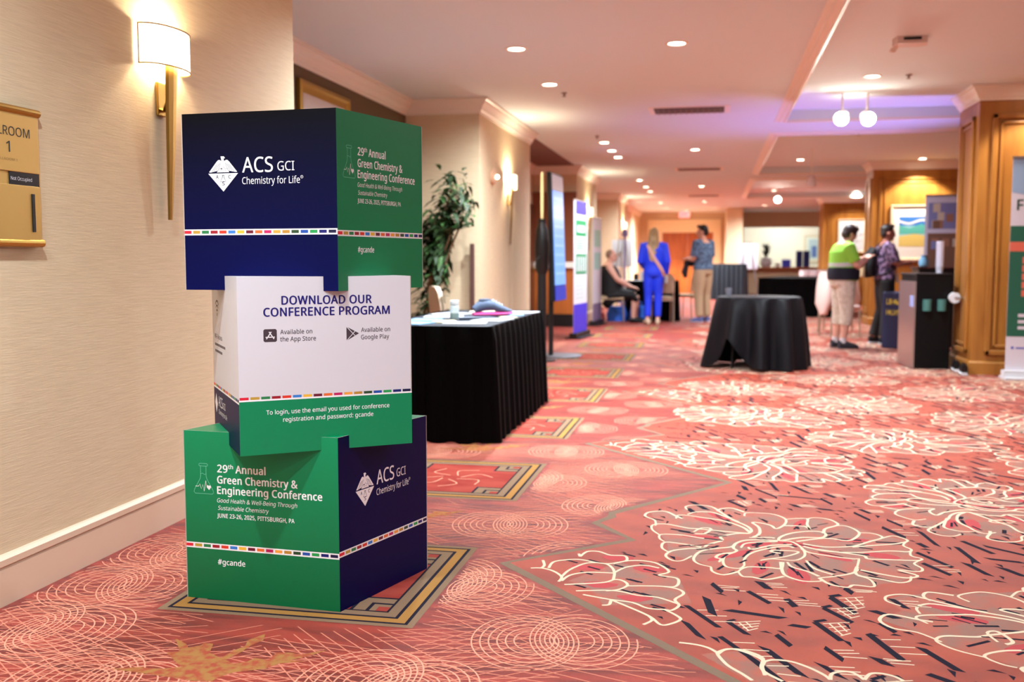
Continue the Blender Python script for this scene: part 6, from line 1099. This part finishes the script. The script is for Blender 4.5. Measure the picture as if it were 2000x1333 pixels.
# man in plaid shirt
def short_hair(mt, k=1.0):
    def fn(t, hp, sc):
        m = MB(); m.ell(hp(0, -.022, .052), (.082*sc, .094*sc, .084*sc*k), 14); m.ell(hp(0, -.06, -.005), (.072*sc, .05*sc, .07*sc), 12); m.ell(hp(0, .045, .105), (.06*sc, .04*sc, .028*sc), 10)
        remeshed(m, 'hair', [mt], t, .008, 2)
    return fn
plaid = mat('plaid_shirt', (96, 120, 148), .75, mix=((52, 66, 92), (26, 26, 30), .46, .56)); khaki = mat('khaki_cloth', (178, 154, 122), .8)
def held(name, mt, c, r):
    def fn(t, K, T, rx, sc, g, arms, legs, hp):
        m = MB(); m.ell(tuple(K(c)), r, 14); m.build(name, mt, t, True)
    return fn
def lanyard(mt, badge):
    def fn(t, K, T, rx, sc, g, arms, legs, hp):
        y = rx[4][1]+.03; m = MB(); m.tube([tuple(K((-.06, .0, 1.47))), tuple(K((-.05, y/sc, 1.36))), tuple(K((0, y/sc+.01, 1.02))), tuple(K((.05, y/sc, 1.36))), tuple(K((.06, 0, 1.47)))], (.008, .003), 6, xax=(1, 0, 0)); l_ = m.build('lanyard', mt, t)
        m = MB(); m.box(tuple(K((0, y/sc+.025, .96))), (.09, .008, .12), bev=.003); m.build('badge', badge, l_)
    return fn
person('man in a blue plaid short-sleeved shirt and khaki trousers, facing left', (-.2, 18.75, 0), R(52), 1.035, 1.14, STAND,
       [((.19, 0, 1.40), (.225, .0, 1.13), (.14, .24, 1.12), (-.3, 1, -.1)), ((-.19, 0, 1.40), (-.23, .03, 1.13), (-.12, .26, 1.14), (.3, 1, 0))], LEGS, ((0, .03, 1.61), R(28), R(-4)), skin,
       [shirt(plaid, 1, 6, .42, .02), trousers(khaki, .93, .02), shoes(mat('blue_shoe', (96, 112, 170), .6), mat('white_sole', (226, 222, 232), .6)), lanyard(mat('navy_ribbon', (50, 60, 150), .6), paper)], short_hair(mat('black_hair', (24, 20, 20), .5)), 'visitors in the hall')
t = thing('jacket', 'dark folded jacket held in the hands of the man in plaid', 'jacket', (-.44, 18.93, 1.085)); m = MB(); m.tube([(-.09, -.1, 0), (-.02, 0, .02), (.1, .12, 0)], [(.05, .03), (.07, .05), (.05, .03)], 12, xax=(0, 0, 1)); m.tube([(-.06, -.05, 0), (-.1, -.06, -.16), (-.08, -.05, -.26)], [(.04, .03), (.06, .04), (.03, .02)], 12); m.build('folded_cloth', mat('charcoal_cloth', (42, 40, 46), .8), t, True)
def lanyard_sit(t):
    m = MB(); m.tube([(-.07, .02, 1.08), (-.06, .13, .98), (0, .17, .84), (.06, .13, .98), (.07, .02, 1.08)], (.010, .003), 6, xax=(1, 0, 0)); m.build('lanyard', mat('violet_ribbon', (84, 70, 190), .6), t)
def crop(t, hp, sc):
    m = MB(); m.ell(hp(0, -.024, .034), (.077*sc, .086*sc, .092*sc), 14); remeshed(m, 'hair', [mat('cropped_grey_hair', (150, 122, 104), .7)], t, .008, 2)
# seated person in black dress
SIT = [((0, 0, .50), .19, .15), ((0, .0, .58), .20, .17), ((0, .0, .70), .19, .165), ((0, -.03, .84), .18, .15), ((0, -.05, .97), .175, .125), ((0, -.05, 1.05), .14, .09), ((0, -.04, 1.10), .065, .06)]
def dress(mt):
    def fn(t, K, T, rx, sc, g, arms, legs, hp):
        m = MB(); m.tube([T[i] for i in range(0, 6)], [(rx[i][0]+.016, rx[i][1]+.016) for i in range(0, 6)], 22, xax=(1, 0, 0))
        m.tube([K((0, -.08, .50)), K((0, .15, .52)), K((0, .40, .50)), K((0, .46, .40))], [(.21*g, .12*g), (.22*g, .12*g), (.2*g, .09), (.17*g, .07)], 18, xax=(1, 0, 0)); m.tube([K((-.0, -.05, .47)), K((0, .05, .36))], [(.2*g, .18), (.17*g, .17)], 16, xax=(1, 0, 0))
        remeshed(m, 'dress', [mt], t, .013)
    return fn
person('person in a sleeveless black dress with cropped grey hair, seated in profile', (-1.86, 18.42, 0), R(-82), 1.0, 1.22, SIT,
       [((.205, -.04, 1.02), (.24, .10, .80), (.12, .36, .66), (-.2, 1, -.2)), ((-.205, -.04, 1.02), (-.24, .12, .80), (-.05, .38, .66), (.2, 1, -.2))],
       [((.1, .05, .52), (.11, .44, .50), (.10, .40, .085), (.11, .56, .03)), ((-.1, .05, .52), (-.11, .46, .50), (-.08, .46, .085), (-.08, .62, .03))], ((0, .0, 1.225), 0, R(4)), skin_l,
       [dress(mat('black_dress', (12, 11, 13), .75)), shoes(black, black), lambda t, K, T, rx, sc, g, arms, legs, hp: lanyard_sit(t)], lambda t, hp, sc: crop(t, hp, sc), 'visitors in the hall')

# woman in lime shirt looking at her phone
lime = mat('lime_shirt', (150, 224, 70), .7); capri = mat('beige_capri', (224, 214, 198), .8, mix=((204, 192, 172), (20, 20, 20), .4, .6))
BENT = [((0, -.01, .86), .155, .125), ((0, -.01, .94), .172, .14), ((0, .0, 1.05), .165, .15), ((0, -.005, 1.2), .168, .14), ((0, -.02, 1.33), .172, .12), ((0, .0, 1.42), .135, .088), ((0, .03, 1.475), .062, .058)]
def bob(t, hp, sc):
    m = MB(); m.ell(hp(0, -.02, .035), (.09*sc, .102*sc, .098*sc), 14); m.ell(hp(0, -.055, -.03), (.082*sc, .06*sc, .07*sc), 12); m.ell(hp(0, .05, .09), (.065*sc, .04*sc, .03*sc), 10)
    remeshed(m, 'hair', [mat('dark_brown_hair', (54, 40, 34), .5)], t, .009, 2)
def midband(t, K, T, rx, sc, g, arms, legs, hp):
    m = MB(); P = [K((0, 0, .95)), K((0, .0, 1.05)), K((0, 0, 1.12))]; m.tube(P, [(.2*sc*g, .172*sc*g), (.198*sc*g, .182*sc*g), (.19*sc*g, .172*sc*g)], 24, xax=(1, 0, 0)); m.build('dark_hip_wrap', mat('navy_wrap', (14, 18, 36), .7), t, True)
    m = MB(); P = [K((0, 0, 1.135)), K((0, -.003, 1.19))]; m.tube(P, [(.186*sc*g, .162*sc*g), (.186*sc*g, .16*sc*g)], 24, xax=(1, 0, 0)); m.build('grey_chest_band', mat('grey_band', (206, 210, 206), .7), t, True)
person('woman in a lime green T-shirt and beige capri trousers looking down at a phone', (1.66, 13.67, 0), R(-74), .945, 1.2, BENT,
       [((.19, 0, 1.38), (.225, .10, 1.13), (.06, .31, 1.24), (-.3, .8, .5)), ((-.19, 0, 1.38), (-.225, .10, 1.13), (-.06, .30, 1.25), (.3, .8, .5))],
       [((.09, 0, .9), (.1, .02, .49), (.1, -.02, .085), (.115, .16, .03)), ((-.09, 0, .9), (-.1, .0, .49), (-.1, -.05, .085), (-.115, .13, .03))], ((0, .085, 1.585), 0, R(-24)), skin_l,
       [shirt(lime, 1, 6, .36, .018), trousers(capri, .42, .022), shoes(mat('dark_slip_on', (52, 54, 62), .6), mat('grey_sole', (70, 70, 76), .6), sock=paper), midband], bob, 'visitors in the hall')
t = thing('phone', 'dark phone held up by the woman in lime green', 'phone', (1.66+.37*math.sin(R(74)), 13.67+.37*math.cos(R(74)), 1.245), R(-74)); m = MB(); m.box((0, 0, 0), (.075, .012, .15), bev=.005); o = m.build('phone_body', black, t); o.rotation_euler = (R(-35), 0, 0)
# man with backpack in a patterned shirt
pat = mat('floral_shirt', (150, 118, 150), .75, mix=((56, 40, 64), (22, 22, 22), .44, .54)); darkp = mat('dark_trousers', (30, 26, 26), .8)
def backpack(t, K, T, rx, sc, g, arms, legs, hp):
    m = MB(); m.tube([K((0, -.20, .98)), K((0, -.23, 1.1)), K((0, -.22, 1.28)), K((0, -.18, 1.40))], [(.13, .07), (.15, .09), (.14, .08), (.08, .04)], 16, xax=(1, 0, 0)); o = m.build('backpack', mat('pack_black', (18, 18, 22), .7), t, True)
    m = MB(); m.box(tuple(K((.02, -.33, 1.10))), (.2, .05, .24), bev=.02); m.build('front_pocket', mat('pack_tan', (186, 160, 122), .7), o)
    for s_ in (-1, 1):
        m = MB(); m.tube(smoothpath([tuple(K((s_*.11, -.16, 1.36))), tuple(K((s_*.12, -.02, 1.475))), tuple(K((s_*.125, .125, 1.36))), tuple(K((s_*.14, .13, 1.2))), tuple(K((s_*.17, -.02, 1.05))), tuple(K((s_*.12, -.16, 1.0)))], 4), [(.022, .006)]*21, 8, xax=(1, 0, 0)); m.build('shoulder_strap', mat('pack_black', (0, 0, 0)), o, True)
person('man with dark hair in a purple patterned shirt wearing a black backpack, reaching right', (2.3, 14.45, 0), R(-84), .945, 1.08, STAND,
       [((.19, 0, 1.40), (.22, .10, 1.16), (.14, .34, 1.20), (-.1, 1, .05)), ((-.19, 0, 1.40), (-.23, .08, 1.14), (-.15, .30, 1.16), (.1, 1, 0))],
       [((.09, 0, .9), (.1, .02, .49), (.1, -.02, .085), (.13, .15, .03)), ((-.09, 0, .9), (-.1, .0, .49), (-.1, -.12, .085), (-.12, .05, .03))], ((0, .03, 1.61), 0, R(-3)), mat('tan_skin', (168, 104, 84), .55),
       [shirt(pat, 1, 6, .44, .022), trousers(darkp, .94, .02), shoes(black, paper), backpack, lanyard(mat('navy_ribbon', (0, 0, 0)), paper)], short_hair(mat('brown_black_hair', (40, 28, 24), .5)), 'visitors in the hall')
